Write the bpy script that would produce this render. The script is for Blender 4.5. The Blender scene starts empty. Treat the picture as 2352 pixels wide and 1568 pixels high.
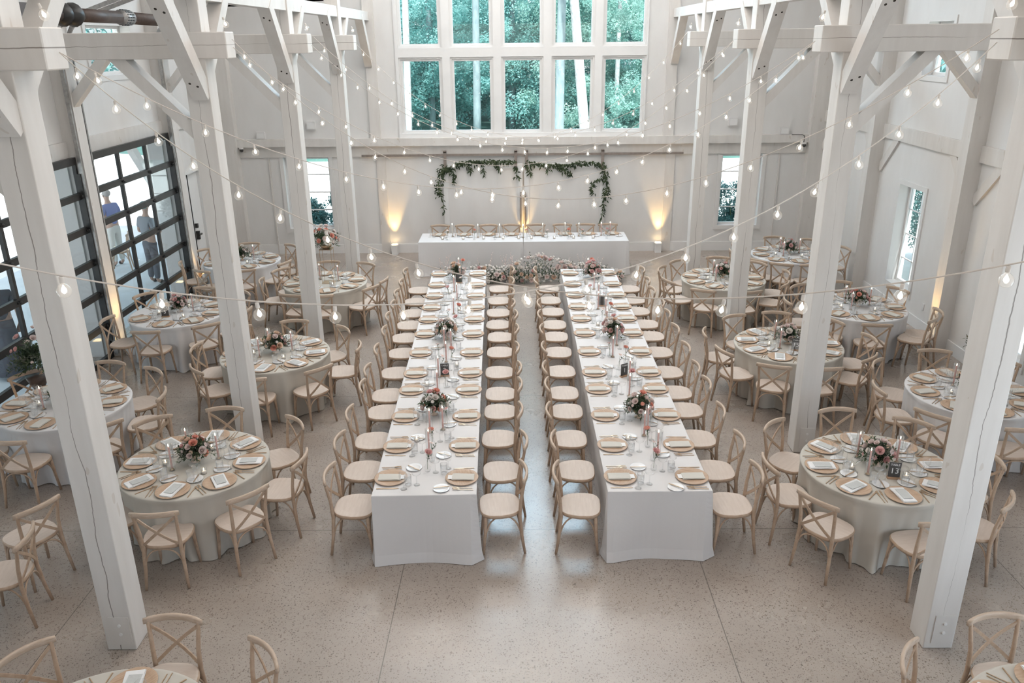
import bpy, math, random
import numpy as np
from mathutils import Vector, Matrix, noise as mnoise
random.seed(7)
PI = math.pi
SC = bpy.context.scene
COL = SC.collection

# ------------------------------------------------------------------ camera, world, lights, exposure
CAM_H = 4.85
PITCH, ROLL, YAW = 0.358725, -0.0107587, 0.0124489
cd = bpy.data.cameras.new('camera'); cam = bpy.data.objects.new('camera', cd); COL.objects.link(cam)
cd.sensor_width = 36.0; cd.lens = 36.0 * 1850.1 / 2352.0; cd.clip_end = 400
SC.camera = cam
def cam_matrix():
    cy, sy = math.cos(YAW), math.sin(YAW); cp, sp = math.cos(PITCH), math.sin(PITCH); cr, sr = math.cos(ROLL), math.sin(ROLL)
    Rz = Matrix(((cy, sy, 0), (-sy, cy, 0), (0, 0, 1)))
    B = Matrix(((1, 0, 0), (0, -sp, -cp), (0, cp, -sp)))
    Rr = Matrix(((cr, -sr, 0), (sr, cr, 0), (0, 0, 1)))
    M = Rr @ B @ Rz                        # world -> (right, down, forward)
    r, d, f = M[0], M[1], M[2]
    return Matrix(((r[0], -d[0], -f[0], -0.035), (r[1], -d[1], -f[1], 0), (r[2], -d[2], -f[2], CAM_H), (0, 0, 0, 1)))
cam.matrix_world = cam_matrix()

w = bpy.data.worlds.new('world'); SC.world = w; w.use_nodes = True
nt = w.node_tree; bg = nt.nodes['Background']
sky = nt.nodes.new('ShaderNodeTexSky'); sky.sky_type = 'NISHITA'; sky.sun_disc = False
sky.sun_elevation = math.radians(48); sky.sun_rotation = math.radians(200); sky.air_density = 0.7; sky.dust_density = 2.5
mixw = nt.nodes.new('ShaderNodeMix'); mixw.data_type = 'RGBA'; mixw.inputs[0].default_value = 0.55
nt.links.new(sky.outputs[0], mixw.inputs[6]); mixw.inputs[7].default_value = (2.9, 3.05, 3.15, 1)
nt.links.new(mixw.outputs[2], bg.inputs['Color']); bg.inputs['Strength'].default_value = 0.42

def area_light(name, loc, rot, sx, sy, power, col):
    l = bpy.data.lights.new(name, 'AREA'); l.shape = 'RECTANGLE'; l.size = sx; l.size_y = sy; l.energy = power; l.color = col
    o = bpy.data.objects.new(name, l); o.location = loc; o.rotation_euler = rot; COL.objects.link(o); return o
for yy, pw, cl in ((0.5, 85, (1.0, 0.87, 0.77)), (6.0, 175, (1.0, 0.90, 0.83)), (11.5, 320, (1.0, 0.94, 0.90)), (16.3, 520, (1.0, 0.975, 0.965))):
    area_light('ridge_lamp', (0, yy, 6.3), (PI, 0, 0), 2.6, 4.4, pw, cl)     # uplighting lamps under the ridge of the nave
area_light('side_fill_lamp', (7.45, 1.6, 2.0), (0, math.radians(100), 0), 3.2, 5.4, 190, (0.64, 0.83, 1.0))   # added cool lamp standing in for daylight at an unseen right-wall opening
area_light('gable_fill_lamp', (0, 19.75, 7.4), (math.radians(-55), 0, 0), 5.6, 1.6, 640, (0.55, 0.78, 1.0))   # added cool lamp outside the unseen top windows, tinting the aisle blue
sl_ = bpy.data.lights.new('sun', 'SUN'); sl_.energy = 9.5; sl_.angle = math.radians(2.5); sl_.color = (1.0, 0.97, 0.93)
so_ = bpy.data.objects.new('sun', sl_); COL.objects.link(so_)
so_.rotation_euler = Vector((-0.10, 0.48, -0.87)).to_track_quat('-Z', 'Y').to_euler()

def spot(name, loc, rot, power, size, col=(1.0, 0.62, 0.22)):
    l = bpy.data.lights.new(name, 'SPOT'); l.energy = power; l.spot_size = size; l.spot_blend = 0.7; l.color = col; l.shadow_soft_size = 0.03
    o = bpy.data.objects.new(name, l); o.location = loc; o.rotation_euler = rot; COL.objects.link(o); return o

SC.view_settings.view_transform = 'Standard'; SC.view_settings.look = 'None'
SC.view_settings.gamma = 1.0; SC.view_settings.use_curve_mapping = False
SC.view_settings.exposure = 0.12
cy_ = SC.cycles
cy_.max_bounces = 9; cy_.diffuse_bounces = 4; cy_.glossy_bounces = 3; cy_.transmission_bounces = 4; cy_.transparent_max_bounces = 24
cy_.caustics_reflective = False; cy_.caustics_refractive = False; cy_.sample_clamp_indirect = 4.0

# ------------------------------------------------------------------ materials
MATS = {}
def new_mat(name):
    m = bpy.data.materials.new(name); m.use_nodes = True; MATS[name] = m
    return m, m.node_tree, m.node_tree.nodes['Principled BSDF']
def nd(nt, typ, **kw):
    n = nt.nodes.new(typ)
    for k, v in kw.items(): setattr(n, k, v)
    return n
def math_n(nt, op, a=None, b=None, c=None):
    n = nd(nt, 'ShaderNodeMath', operation=op)
    for i, v in enumerate((a, b, c)):
        if v is None: continue
        if isinstance(v, (int, float)): n.inputs[i].default_value = v
        else: nt.links.new(v, n.inputs[i])
    return n.outputs[0]
def mixc(nt, fac, a, b):
    n = nd(nt, 'ShaderNodeMix', data_type='RGBA')
    for i, v in ((0, fac), (6, a), (7, b)):
        if isinstance(v, (int, float)): n.inputs[i].default_value = v
        elif isinstance(v, tuple): n.inputs[i].default_value = (*v, 1) if len(v) == 3 else v
        else: nt.links.new(v, n.inputs[i])
    return n.outputs[2]
def ramp(nt, fac, stops):
    n = nd(nt, 'ShaderNodeValToRGB'); e = n.color_ramp.elements
    while len(e) < len(stops): e.new(0.5)
    for el, (p, c) in zip(e, stops):
        el.position = p; el.color = (*c, 1) if len(c) == 3 else c
    nt.links.new(fac, n.inputs[0]); return n.outputs[0]
def noise_n(nt, scale, detail=3.0, vec=None, rough=0.55):
    n = nd(nt, 'ShaderNodeTexNoise'); n.inputs['Scale'].default_value = scale; n.inputs['Detail'].default_value = detail
    n.inputs['Roughness'].default_value = rough
    if vec is not None: nt.links.new(vec, n.inputs['Vector'])
    return n
def coord(nt, kind='Object'):
    return nd(nt, 'ShaderNodeTexCoord').outputs[kind]
def mapping(nt, vec, sc):
    n = nd(nt, 'ShaderNodeMapping'); n.inputs['Scale'].default_value = sc; nt.links.new(vec, n.inputs['Vector']); return n.outputs[0]
def bump(nt, b, h, strength, dist=0.01):
    n = nd(nt, 'ShaderNodeBump'); n.inputs['Strength'].default_value = strength; n.inputs['Distance'].default_value = dist
    nt.links.new(h, n.inputs['Height']); nt.links.new(n.outputs[0], b.inputs['Normal'])

def mat_varied(name, c1, c2, scale=(6, 6, 6), rough=0.6, bstr=0.0, detail=4.0, spec=0.5, kind='Object', metallic=0.0):
    m, nt, b = new_mat(name)
    v = mapping(nt, coord(nt, kind), scale); n = noise_n(nt, 1.0, detail, v)
    nt.links.new(ramp(nt, n.outputs['Fac'], ((0.3, c1), (0.7, c2))), b.inputs['Base Color'])
    b.inputs['Roughness'].default_value = rough; b.inputs['Specular IOR Level'].default_value = spec; b.inputs['Metallic'].default_value = metallic
    if bstr: bump(nt, b, n.outputs['Fac'], bstr)
    return m

def mat_timber(name, crack=False, along=2):
    m, nt, b = new_mat(name)
    g = coord(nt)
    v = mapping(nt, g, (7, 7, 1.1)); n = noise_n(nt, 1.0, 5, v)
    col = ramp(nt, n.outputs['Fac'], ((0.25, (0.665, 0.63, 0.595)), (0.75, (0.755, 0.725, 0.695))))
    v2 = mapping(nt, g, (11, 11, 5)); k = noise_n(nt, 1.0, 1, v2)
    knots = math_n(nt, 'GREATER_THAN', k.outputs['Fac'], 0.735)
    col = mixc(nt, math_n(nt, 'MULTIPLY', knots, 0.35), col, (0.50, 0.42, 0.34))
    if crack:
        sp = nd(nt, 'ShaderNodeSeparateXYZ'); nt.links.new(g, sp.inputs[0])
        oi = nd(nt, 'ShaderNodeObjectInfo')
        zz = nd(nt, 'ShaderNodeCombineXYZ'); nt.links.new(math_n(nt, 'MULTIPLY', sp.outputs[along], 1.0), zz.inputs[2])
        nt.links.new(math_n(nt, 'MULTIPLY', oi.outputs['Random'], 40.0), zz.inputs[0])
        wv = noise_n(nt, 0.8, 6, zz.outputs[0], 0.6)
        off = math_n(nt, 'MULTIPLY', math_n(nt, 'SUBTRACT', wv.outputs['Fac'], 0.5), 0.17)
        across = sp.outputs[0] if along == 2 else math_n(nt, 'SUBTRACT', sp.outputs[2], 4.82)
        if along != 2: off = math_n(nt, 'MULTIPLY', off, 0.5)
        d = math_n(nt, 'ABSOLUTE', math_n(nt, 'SUBTRACT', across, off))
        zb = nd(nt, 'ShaderNodeCombineXYZ'); nt.links.new(sp.outputs[along], zb.inputs[2]); nt.links.new(math_n(nt, 'MULTIPLY', oi.outputs['Random'], 90.0), zb.inputs[1])
        wb = noise_n(nt, 0.5, 2, zb.outputs[0])
        wid = math_n(nt, 'MAXIMUM', math_n(nt, 'MULTIPLY', math_n(nt, 'SUBTRACT', wb.outputs['Fac'], 0.36), 0.016), 0.0)
        f = math_n(nt, 'LESS_THAN', d, wid)
        col = mixc(nt, math_n(nt, 'MULTIPLY', f, 0.75), col, (0.16, 0.13, 0.11))
    nt.links.new(col, b.inputs['Base Color']); b.inputs['Roughness'].default_value = 0.55
    bump(nt, b, n.outputs['Fac'], 0.25, 0.006)
    return m

def mat_floor():
    m, nt, b = new_mat('polished_aggregate_concrete')
    g = coord(nt)
    n = noise_n(nt, 0.9, 5, g); n2 = noise_n(nt, 26.0, 3, g)
    base = ramp(nt, n.outputs['Fac'], ((0.28, (0.285, 0.235, 0.20)), (0.52, (0.365, 0.31, 0.268)), (0.78, (0.43, 0.375, 0.33))))
    base = mixc(nt, math_n(nt, 'MULTIPLY', n2.outputs['Fac'], 0.35), base, (0.45, 0.395, 0.345))
    vd = nd(nt, 'ShaderNodeTexNoise'); vd.inputs['Scale'].default_value = 20; nt.links.new(g, vd.inputs['Vector'])
    gg = nd(nt, 'ShaderNodeMix', data_type='RGBA', blend_type='ADD'); gg.inputs[0].default_value = 0.02
    nt.links.new(g, gg.inputs[6]); nt.links.new(vd.outputs['Color'], gg.inputs[7])
    patch = noise_n(nt, 1.7, 2, g)
    for sc, lim, dens, dark in ((52.0, 0.47, 0.44, (0.070, 0.055, 0.048)), (95.0, 0.47, 0.36, (0.115, 0.092, 0.08))):
        vo = nd(nt, 'ShaderNodeTexVoronoi'); vo.inputs['Scale'].default_value = sc; nt.links.new(gg.outputs[2], vo.inputs['Vector'])
        sx = nd(nt, 'ShaderNodeSeparateColor'); nt.links.new(vo.outputs['Color'], sx.inputs[0])
        r = math_n(nt, 'MULTIPLY', sx.outputs[1], lim)
        inside = math_n(nt, 'LESS_THAN', vo.outputs['Distance'], r)
        thr = math_n(nt, 'SUBTRACT', dens + 0.35, math_n(nt, 'MULTIPLY', patch.outputs['Fac'], 0.7))
        some = math_n(nt, 'GREATER_THAN', sx.outputs[0], thr)
        f = math_n(nt, 'MULTIPLY', math_n(nt, 'MULTIPLY', inside, some), 0.82)
        tint = mixc(nt, sx.outputs[2], dark, (0.25, 0.19, 0.15))
        base = mixc(nt, f, base, tint)
    sp = nd(nt, 'ShaderNodeSeparateXYZ'); nt.links.new(g, sp.inputs[0])
    def joint(comp, off, step):
        a = math_n(nt, 'MODULO', math_n(nt, 'ADD', comp, 100 * step - off), step)
        return math_n(nt, 'LESS_THAN', a, 0.009)
    j = math_n(nt, 'MAXIMUM', joint(sp.outputs[0], -1.212, 2.925), joint(sp.outputs[1], 7.27, 3.42))
    base = mixc(nt, math_n(nt, 'MULTIPLY', j, 0.8), base, (0.10, 0.085, 0.07))
    nt.links.new(base, b.inputs['Base Color'])
    nt.links.new(ramp(nt, n.outputs['Fac'], ((0.3, (0.34, 0.34, 0.34)), (0.7, (0.24, 0.24, 0.24)))), b.inputs['Roughness'])
    b.inputs['Specular IOR Level'].default_value = 0.7
    b.inputs['Coat Weight'].default_value = 0.18; b.inputs['Coat Roughness'].default_value = 0.16
    return m

def mat_glass(name, tint=(1, 1, 1), refl=0.12, rough=0.02, alpha=0.0, body=(0.9, 0.95, 0.95), edge=0.5):
    m = bpy.data.materials.new(name); m.use_nodes = True; MATS[name] = m; nt = m.node_tree
    for n in list(nt.nodes): nt.nodes.remove(n)
    out = nd(nt, 'ShaderNodeOutputMaterial'); tr = nd(nt, 'ShaderNodeBsdfTransparent'); gl = nd(nt, 'ShaderNodeBsdfGlossy')
    tr.inputs[0].default_value = (*tint, 1); gl.inputs['Roughness'].default_value = rough
    fr = nd(nt, 'ShaderNodeLayerWeight'); fr.inputs[0].default_value = 0.5
    f = math_n(nt, 'MINIMUM', math_n(nt, 'ADD', math_n(nt, 'MULTIPLY', math_n(nt, 'POWER', fr.outputs['Facing'], 4.0), edge), refl), 0.9)
    mx = nd(nt, 'ShaderNodeMixShader'); nt.links.new(f, mx.inputs[0]); nt.links.new(tr.outputs[0], mx.inputs[1]); nt.links.new(gl.outputs[0], mx.inputs[2])
    o = mx.outputs[0]
    if alpha > 0:
        df = nd(nt, 'ShaderNodeBsdfDiffuse'); df.inputs[0].default_value = (*body, 1)
        m2 = nd(nt, 'ShaderNodeMixShader'); m2.inputs[0].default_value = alpha
        nt.links.new(o, m2.inputs[1]); nt.links.new(df.outputs[0], m2.inputs[2]); o = m2.outputs[0]
    nt.links.new(o, out.inputs[0]); return m

def mat_emit(name, col, strength):
    m, nt, b = new_mat(name)
    b.inputs['Base Color'].default_value = (*col, 1); b.inputs['Emission Color'].default_value = (*col, 1); b.inputs['Emission Strength'].default_value = strength
    return m

def mat_leaf(name, c1, c2, c3, scale=3.0, transl=0.35, rough=0.6):
    m, nt, b = new_mat(name)
    g = coord(nt); n = noise_n(nt, scale, 4, g)
    col = ramp(nt, n.outputs['Fac'], ((0.3, c1), (0.5, c2), (0.72, c3)))
    nt.links.new(col, b.inputs['Base Color']); b.inputs['Roughness'].default_value = rough; b.inputs['Specular IOR Level'].default_value = 0.2
    out = nt.nodes['Material Output']
    tl = nd(nt, 'ShaderNodeBsdfTranslucent'); nt.links.new(col, tl.inputs[0])
    mx = nd(nt, 'ShaderNodeMixShader'); mx.inputs[0].default_value = transl
    nt.links.new(b.outputs[0], mx.inputs[1]); nt.links.new(tl.outputs[0], mx.inputs[2]); nt.links.new(mx.outputs[0], out.inputs[0])
    return m

def mat_cloth(name, c1, c2):
    m, nt, b = new_mat(name)
    g = coord(nt); wv = nd(nt, 'ShaderNodeTexNoise'); wv.inputs['Scale'].default_value = 220; nt.links.new(g, wv.inputs['Vector'])
    big = noise_n(nt, 3.0, 3, g)
    nt.links.new(mixc(nt, big.outputs['Fac'], c1, c2), b.inputs['Base Color']); b.inputs['Roughness'].default_value = 0.9
    b.inputs['Specular IOR Level'].default_value = 0.15; bump(nt, b, wv.outputs['Fac'], 0.15, 0.002)
    return m

def mat_wood(name, c1, c2, rough=0.55, sc=(3, 3, 30)):
    m, nt, b = new_mat(name)
    g = coord(nt); v = mapping(nt, g, sc); n = noise_n(nt, 3.0, 6, v, 0.65)
    nt.links.new(ramp(nt, n.outputs['Fac'], ((0.3, c1), (0.7, c2))), b.inputs['Base Color']); b.inputs['Roughness'].default_value = rough
    b.inputs['Specular IOR Level'].default_value = 0.3
    return m

M_WALL = mat_varied('white_painted_wall', (0.735, 0.715, 0.695), (0.785, 0.77, 0.755), (2.5, 2.5, 0.9), 0.62, 0.06)
M_CEIL = mat_varied('white_ceiling_board', (0.76, 0.75, 0.735), (0.80, 0.79, 0.775), (3, 3, 3), 0.7)
M_TIMB = mat_timber('white_painted_timber'); M_POST = mat_timber('white_painted_timber_post', True); M_BEAM = mat_timber('white_painted_timber_beam', True, 0)
M_TRIM = mat_varied('white_window_trim', (0.80, 0.79, 0.78), (0.83, 0.82, 0.81), (4, 4, 4), 0.45)
M_FLOOR = mat_floor()
M_PANE = mat_glass('window_glass', (0.93, 0.985, 0.985), 0.03, 0.0)
M_DOORGLASS = mat_glass('door_glass', (0.90, 0.95, 0.975), 0.03, 0.0)
M_GLASS = mat_glass('clear_drinking_glass', (0.995, 0.997, 0.997), 0.06, 0.05, 0.05, (1, 1, 1), 0.65)
M_CHIM = mat_glass('candle_cylinder_glass', (0.995, 0.997, 0.997), 0.035, 0.03, 0.015, (1, 1, 1), 0.5)
M_BULBGLASS = mat_glass('bulb_glass', (0.99, 0.985, 0.98), 0.04, 0.04, 0.055, (1, 0.97, 0.93), 0.5)
M_FIL = mat_emit('glowing_filament', (1.0, 0.90, 0.76), 14.0)
M_SOCK = mat_varied('bulb_socket', (0.70, 0.65, 0.60), (0.77, 0.72, 0.67), (9, 9, 9), 0.5)
M_CABLE = mat_varied('white_cable', (0.60, 0.54, 0.49), (0.68, 0.62, 0.57), (9, 9, 9), 0.6)
M_FLAME = mat_emit('candle_flame', (1.0, 0.86, 0.62), 14.0)
M_CHAIR = mat_wood('limed_oak', (0.43, 0.30, 0.21), (0.56, 0.425, 0.32), 0.55, (6, 6, 6))
M_SEAT = mat_wood('whitewashed_seat', (0.57, 0.475, 0.405), (0.645, 0.55, 0.48), 0.55, (2, 14, 2))
M_RAIL = mat_wood('limed_oak_rail', (0.46, 0.345, 0.255), (0.60, 0.48, 0.385), 0.55, (3, 20, 20))
M_CLOTHW = mat_cloth('white_linen', (0.675, 0.655, 0.65), (0.72, 0.705, 0.70))
M_CLOTHG = mat_cloth('greige_linen', (0.51, 0.475, 0.42), (0.575, 0.54, 0.485))
M_NAPW = mat_cloth('white_napkin_linen', (0.77, 0.765, 0.76), (0.81, 0.805, 0.80))
M_NAPG = mat_cloth('sage_napkin_linen', (0.575, 0.55, 0.50), (0.63, 0.605, 0.555))
M_MENU = mat_varied('grey_menu_paper', (0.50, 0.505, 0.49), (0.555, 0.56, 0.545), (60, 60, 60), 0.8)
M_CARD = mat_varied('white_card', (0.79, 0.78, 0.77), (0.82, 0.81, 0.80), (30, 30, 30), 0.8)
M_CHARGER = mat_wood('wooden_charger', (0.42, 0.28, 0.185), (0.58, 0.425, 0.31), 0.5, (2, 26, 2))
M_GOLD = mat_varied('brushed_gold', (0.42, 0.28, 0.17), (0.55, 0.40, 0.27), (30, 30, 30), 0.35, metallic=0.55)
M_PORC = mat_varied('white_porcelain', (0.76, 0.75, 0.745), (0.79, 0.78, 0.775), (20, 20, 20), 0.25)
M_PINKWAX = mat_varied('pink_wax', (0.73, 0.40, 0.35), (0.78, 0.47, 0.42), (20, 20, 20), 0.45)
M_IVORYWAX = mat_varied('ivory_wax', (0.80, 0.70, 0.60), (0.84, 0.76, 0.67), (20, 20, 20), 0.45)
M_VOTIVE = mat_varied('amber_votive_glass', (0.62, 0.44, 0.32), (0.72, 0.55, 0.42), (20, 20, 20), 0.2)
M_STEM = mat_varied('green_stem', (0.08, 0.13, 0.05), (0.13, 0.19, 0.08), (20, 20, 20), 0.6)
M_LEAF = mat_leaf('dark_foliage', (0.045, 0.07, 0.04), (0.085, 0.12, 0.065), (0.17, 0.21, 0.12), 9.0, 0.3)
M_SAGE = mat_leaf('sage_foliage', (0.10, 0.12, 0.09), (0.17, 0.18, 0.14), (0.33, 0.32, 0.27), 9.0, 0.2)
M_GARL = mat_leaf('garland_leaves', (0.02, 0.035, 0.02), (0.05, 0.07, 0.035), (0.11, 0.14, 0.07), 9.0, 0.15)
def flower_mat(name, c1, c2): return mat_leaf(name, c1, tuple((a + b) / 2 for a, b in zip(c1, c2)), c2, 24.0, 0.35, 0.7)
M_FL = {'blush': flower_mat('blush_petals', (0.80, 0.645, 0.60), (0.88, 0.77, 0.735)),
        'pink': flower_mat('pink_petals', (0.76, 0.44, 0.42), (0.85, 0.58, 0.555)),
        'coral': flower_mat('coral_petals', (0.78, 0.33, 0.24), (0.85, 0.47, 0.385)),
        'cream': flower_mat('cream_petals', (0.82, 0.755, 0.70), (0.88, 0.84, 0.80)),
        'peach': flower_mat('peach_petals', (0.78, 0.55, 0.41), (0.85, 0.68, 0.55)),
        'red': flower_mat('dark_red_petals', (0.25, 0.03, 0.04), (0.40, 0.06, 0.08))}
M_BLACK = mat_varied('black_metal', (0.018, 0.017, 0.017), (0.03, 0.028, 0.027), (8, 8, 8), 0.4)
M_GALV = mat_varied('galvanised_steel', (0.30, 0.29, 0.28), (0.46, 0.45, 0.44), (20, 20, 20), 0.4, metallic=0.6)
M_BRONZE = mat_varied('dark_bronze_tube', (0.055, 0.035, 0.028), (0.09, 0.06, 0.048), (12, 12, 12), 0.5)
M_RAILMET = mat_varied('weathered_steel_rail', (0.23, 0.19, 0.165), (0.32, 0.27, 0.24), (14, 14, 14), 0.5, metallic=0.3)
M_SIGN = mat_varied('charcoal_sign_board', (0.055, 0.05, 0.05), (0.085, 0.078, 0.075), (20, 20, 20), 0.5)
M_TEXT = mat_varied('white_lettering', (0.80, 0.79, 0.78), (0.84, 0.83, 0.82), (20, 20, 20), 0.6)
M_SIGNWOOD = mat_wood('sign_base_wood', (0.42, 0.25, 0.15), (0.54, 0.36, 0.24))
M_HOLE = mat_varied('bolt_hole_dark', (0.03, 0.025, 0.02), (0.06, 0.045, 0.035), (20, 20, 20), 0.8)
M_PLASTIC = mat_varied('white_plastic', (0.72, 0.70, 0.69), (0.76, 0.74, 0.73), (20, 20, 20), 0.4)
M_UPL = mat_emit('uplight_lens', (1.0, 0.72, 0.36), 9.0)
M_PATIO = mat_varied('patio_concrete', (0.60, 0.66, 0.70), (0.70, 0.76, 0.79), (1.2, 1.2, 1.2), 0.7)
M_GRAVEL = mat_varied('pale_gravel', (0.80, 0.79, 0.77), (0.93, 0.92, 0.90), (1.8, 1.8, 1.8), 0.9)
M_WOODFLOOR = mat_varied('forest_floor', (0.05, 0.12, 0.105), (0.10, 0.20, 0.175), (0.6, 0.6, 0.6), 0.9)
M_TREE = mat_leaf('teal_green_leaves', (0.20, 0.43, 0.425), (0.32, 0.60, 0.59), (0.54, 0.78, 0.755), 0.55, 0.55)
M_TREE2 = mat_leaf('pale_green_leaves', (0.22, 0.44, 0.40), (0.38, 0.60, 0.55), (0.62, 0.79, 0.74), 0.7, 0.5)
M_SHRUB = mat_leaf('shrub_leaves', (0.05, 0.15, 0.15), (0.11, 0.25, 0.245), (0.33, 0.46, 0.45), 2.2, 0.3)
M_BARKW = mat_varied('pale_bark', (0.24, 0.26, 0.26), (0.52, 0.53, 0.52), (14, 14, 7), 0.8)
M_BARKG = mat_varied('grey_bark', (0.17, 0.23, 0.25), (0.28, 0.35, 0.36), (9, 9, 3), 0.8)
M_SKIN = mat_varied('skin', (0.48, 0.31, 0.24), (0.54, 0.36, 0.28), (14, 14, 14), 0.6)
M_HAIR = mat_varied('grey_hair', (0.33, 0.31, 0.30), (0.43, 0.41, 0.40), (30, 30, 30), 0.7)
M_BLUE = mat_cloth('blue_shirt', (0.17, 0.22, 0.46), (0.22, 0.27, 0.54))
M_CREAM = mat_cloth('cream_trousers', (0.68, 0.68, 0.64), (0.74, 0.74, 0.70))
M_GREYC = mat_cloth('grey_shirt', (0.22, 0.24, 0.27), (0.28, 0.30, 0.33))
M_DARKC = mat_cloth('dark_trousers', (0.10, 0.11, 0.13), (0.14, 0.15, 0.18))
M_TEAL = mat_cloth('teal_cap', (0.20, 0.34, 0.36), (0.25, 0.40, 0.42))

# ------------------------------------------------------------------ mesh helpers
class MB:
    def __init__(s): s.v = []; s.f = []
    def add(s, vs, fs):
        o = len(s.v); s.v.extend(vs); s.f.extend([tuple(i + o for i in f) for f in fs]); return s
    def box(s, x0, x1, y0, y1, z0, z1):
        vs = [(x, y, z) for z in (z0, z1) for x, y in ((x0, y0), (x1, y0), (x1, y1), (x0, y1))]
        return s.add(vs, [(3, 2, 1, 0), (4, 5, 6, 7), (0, 1, 5, 4), (1, 2, 6, 5), (2, 3, 7, 6), (3, 0, 4, 7)])
    def obox(s, p, q, w, h, up=(0, 0, 1)):          # bar from p to q: width w sideways, height h
        p, q = Vector(p), Vector(q); d = (q - p).normalized(); u = Vector(up)
        if abs(d.dot(u)) > 0.98: u = Vector((0, 1, 0))
        r = d.cross(u).normalized(); u = r.cross(d).normalized()
        vs = []
        for c in (p, q):
            for a, b in ((-1, -1), (1, -1), (1, 1), (-1, 1)): vs.append(tuple(c + r * (a * w / 2) + u * (b * h / 2)))
        return s.add(vs, [(3, 2, 1, 0), (4, 5, 6, 7), (0, 1, 5, 4), (1, 2, 6, 5), (2, 3, 7, 6), (3, 0, 4, 7)])
    def tube(s, pts, rad, n=8, cap=True, flat=1.0):
        pts = [Vector(p) for p in pts]; rads = rad if isinstance(rad, (list, tuple)) else [rad] * len(pts)
        vs, fs = [], []; prev = None
        for i, p in enumerate(pts):
            t = (pts[min(i + 1, len(pts) - 1)] - pts[max(i - 1, 0)]).normalized()
            if prev is None:
                a = Vector((0, 0, 1)) if abs(t.z) < 0.9 else Vector((1, 0, 0)); u = t.cross(a).normalized()
            else: u = (prev - t * prev.dot(t)).normalized()
            prev = u; v = t.cross(u)
            for k in range(n):
                a = 2 * PI * k / n; vs.append(tuple(p + u * (math.cos(a) * rads[i] * flat) + v * (math.sin(a) * rads[i])))
        for i in range(len(pts) - 1):
            for k in range(n):
                a, b = i * n + k, i * n + (k + 1) % n; fs.append((a, b, b + n, a + n))
        if cap: fs.append(tuple(range(n - 1, -1, -1))); fs.append(tuple(range((len(pts) - 1) * n, len(pts) * n)))
        return s.add(vs, fs)
    def lathe(s, prof, n=16, c=(0, 0, 0), cap0=True, cap1=True):
        vs, fs = [], []
        for r, z in prof:
            for k in range(n):
                a = 2 * PI * k / n; vs.append((c[0] + r * math.cos(a), c[1] + r * math.sin(a), c[2] + z))
        for i in range(len(prof) - 1):
            for k in range(n):
                a, b = i * n + k, i * n + (k + 1) % n; fs.append((a, b, b + n, a + n))
        if cap0: fs.append(tuple(range(n - 1, -1, -1)))
        if cap1: fs.append(tuple(range((len(prof) - 1) * n, len(prof) * n)))
        return s.add(vs, fs)
    def ball(s, c, r, n=8, m=6, sz=1.0):
        prof = [(max(r * math.sin(PI * i / m), 1e-4), -r * sz * math.cos(PI * i / m)) for i in range(m + 1)]
        return s.lathe(prof, n, c)
    def poly(s, pts, z0, z1):                        # prism of an outline
        n = len(pts); vs = [(x, y, z0) for x, y in pts] + [(x, y, z1) for x, y in pts]
        fs = [tuple(range(n - 1, -1, -1)), tuple(range(n, 2 * n))] + [(i, (i + 1) % n, (i + 1) % n + n, i + n) for i in range(n)]
        return s.add(vs, fs)
    def leaf(s, p, d, up, L, W):
        p, d = Vector(p), Vector(d).normalized(); r = d.cross(Vector(up))
        if r.length < 1e-3: r = d.orthogonal()
        r.normalize(); u = r.cross(d)
        vs = [p, p + d * L * .45 + r * W * .5 + u * L * .06, p + d * L - u * L * .05, p + d * L * .45 - r * W * .5 + u * L * .06]
        return s.add([tuple(x) for x in vs], [(0, 1, 2, 3)])
    def mesh(s, name, mat, smooth=False):
        me = bpy.data.meshes.new(name); me.from_pydata(s.v, [], s.f); me.materials.append(mat)
        if smooth: me.shade_smooth()
        me.update(); return me
    def build(s, name, mat, parent=None, smooth=False, loc=None, rotz=0.0):
        return link(name, s.mesh(name, mat, smooth), parent, loc, rotz)

def link(name, data, parent=None, loc=None, rotz=0.0, scale=None):
    o = bpy.data.objects.new(name, data); COL.objects.link(o)
    if parent is not None: o.parent = parent
    if loc is not None: o.location = loc
    if rotz: o.rotation_euler = (0, 0, rotz)
    if scale is not None: o.scale = (scale, scale, scale) if isinstance(scale, (int, float)) else scale
    return o
def tag(o, label, cat, group=None, kind=None):
    o['label'] = label; o['category'] = cat
    if group: o['group'] = group
    if kind: o['kind'] = kind
    return o
def thing(name, label, cat, loc=(0, 0, 0), rotz=0.0, group=None):
    o = bpy.data.objects.new(name, None); COL.objects.link(o); o.empty_display_size = 0.1
    o.location = loc; o.rotation_euler = (0, 0, rotz)
    return tag(o, label, cat, group)
def struct(o):
    o['kind'] = 'structure'; return o
def dup(src, label, loc, rotz, group=None):
    def cp(o, par):
        c = o.copy(); COL.objects.link(c)
        if par is not None: c.parent = par
        for ch in KIDS.get(o.name, []): cp(ch, c)
        return c
    c = cp(src, None); c.location = loc; c.rotation_euler = (0, 0, rotz); c['label'] = label
    if group: c['group'] = group
    return c
KIDS = {}
def remember(root):
    for ch in root.children:
        KIDS.setdefault(root.name, []).append(ch); remember(ch)
class Proto:
    """first use places the prototype itself, later uses place copies"""
    def __init__(s, root): s.root = root; s.used = False; remember(root)
    def put(s, label, loc, rotz=0.0, group=None):
        if not s.used:
            s.used = True; r = s.root; r.location = loc; r.rotation_euler = (0, 0, rotz); r['label'] = label
            if group: r['group'] = group
            return r
        return dup(s.root, label, loc, rotz, group)
def bez(p0, p1, p2, n=8):
    p0, p1, p2 = Vector(p0), Vector(p1), Vector(p2)
    return [tuple(p0 * (1 - t) ** 2 + p1 * 2 * t * (1 - t) + p2 * t * t) for t in [i / n for i in range(n + 1)]]
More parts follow.
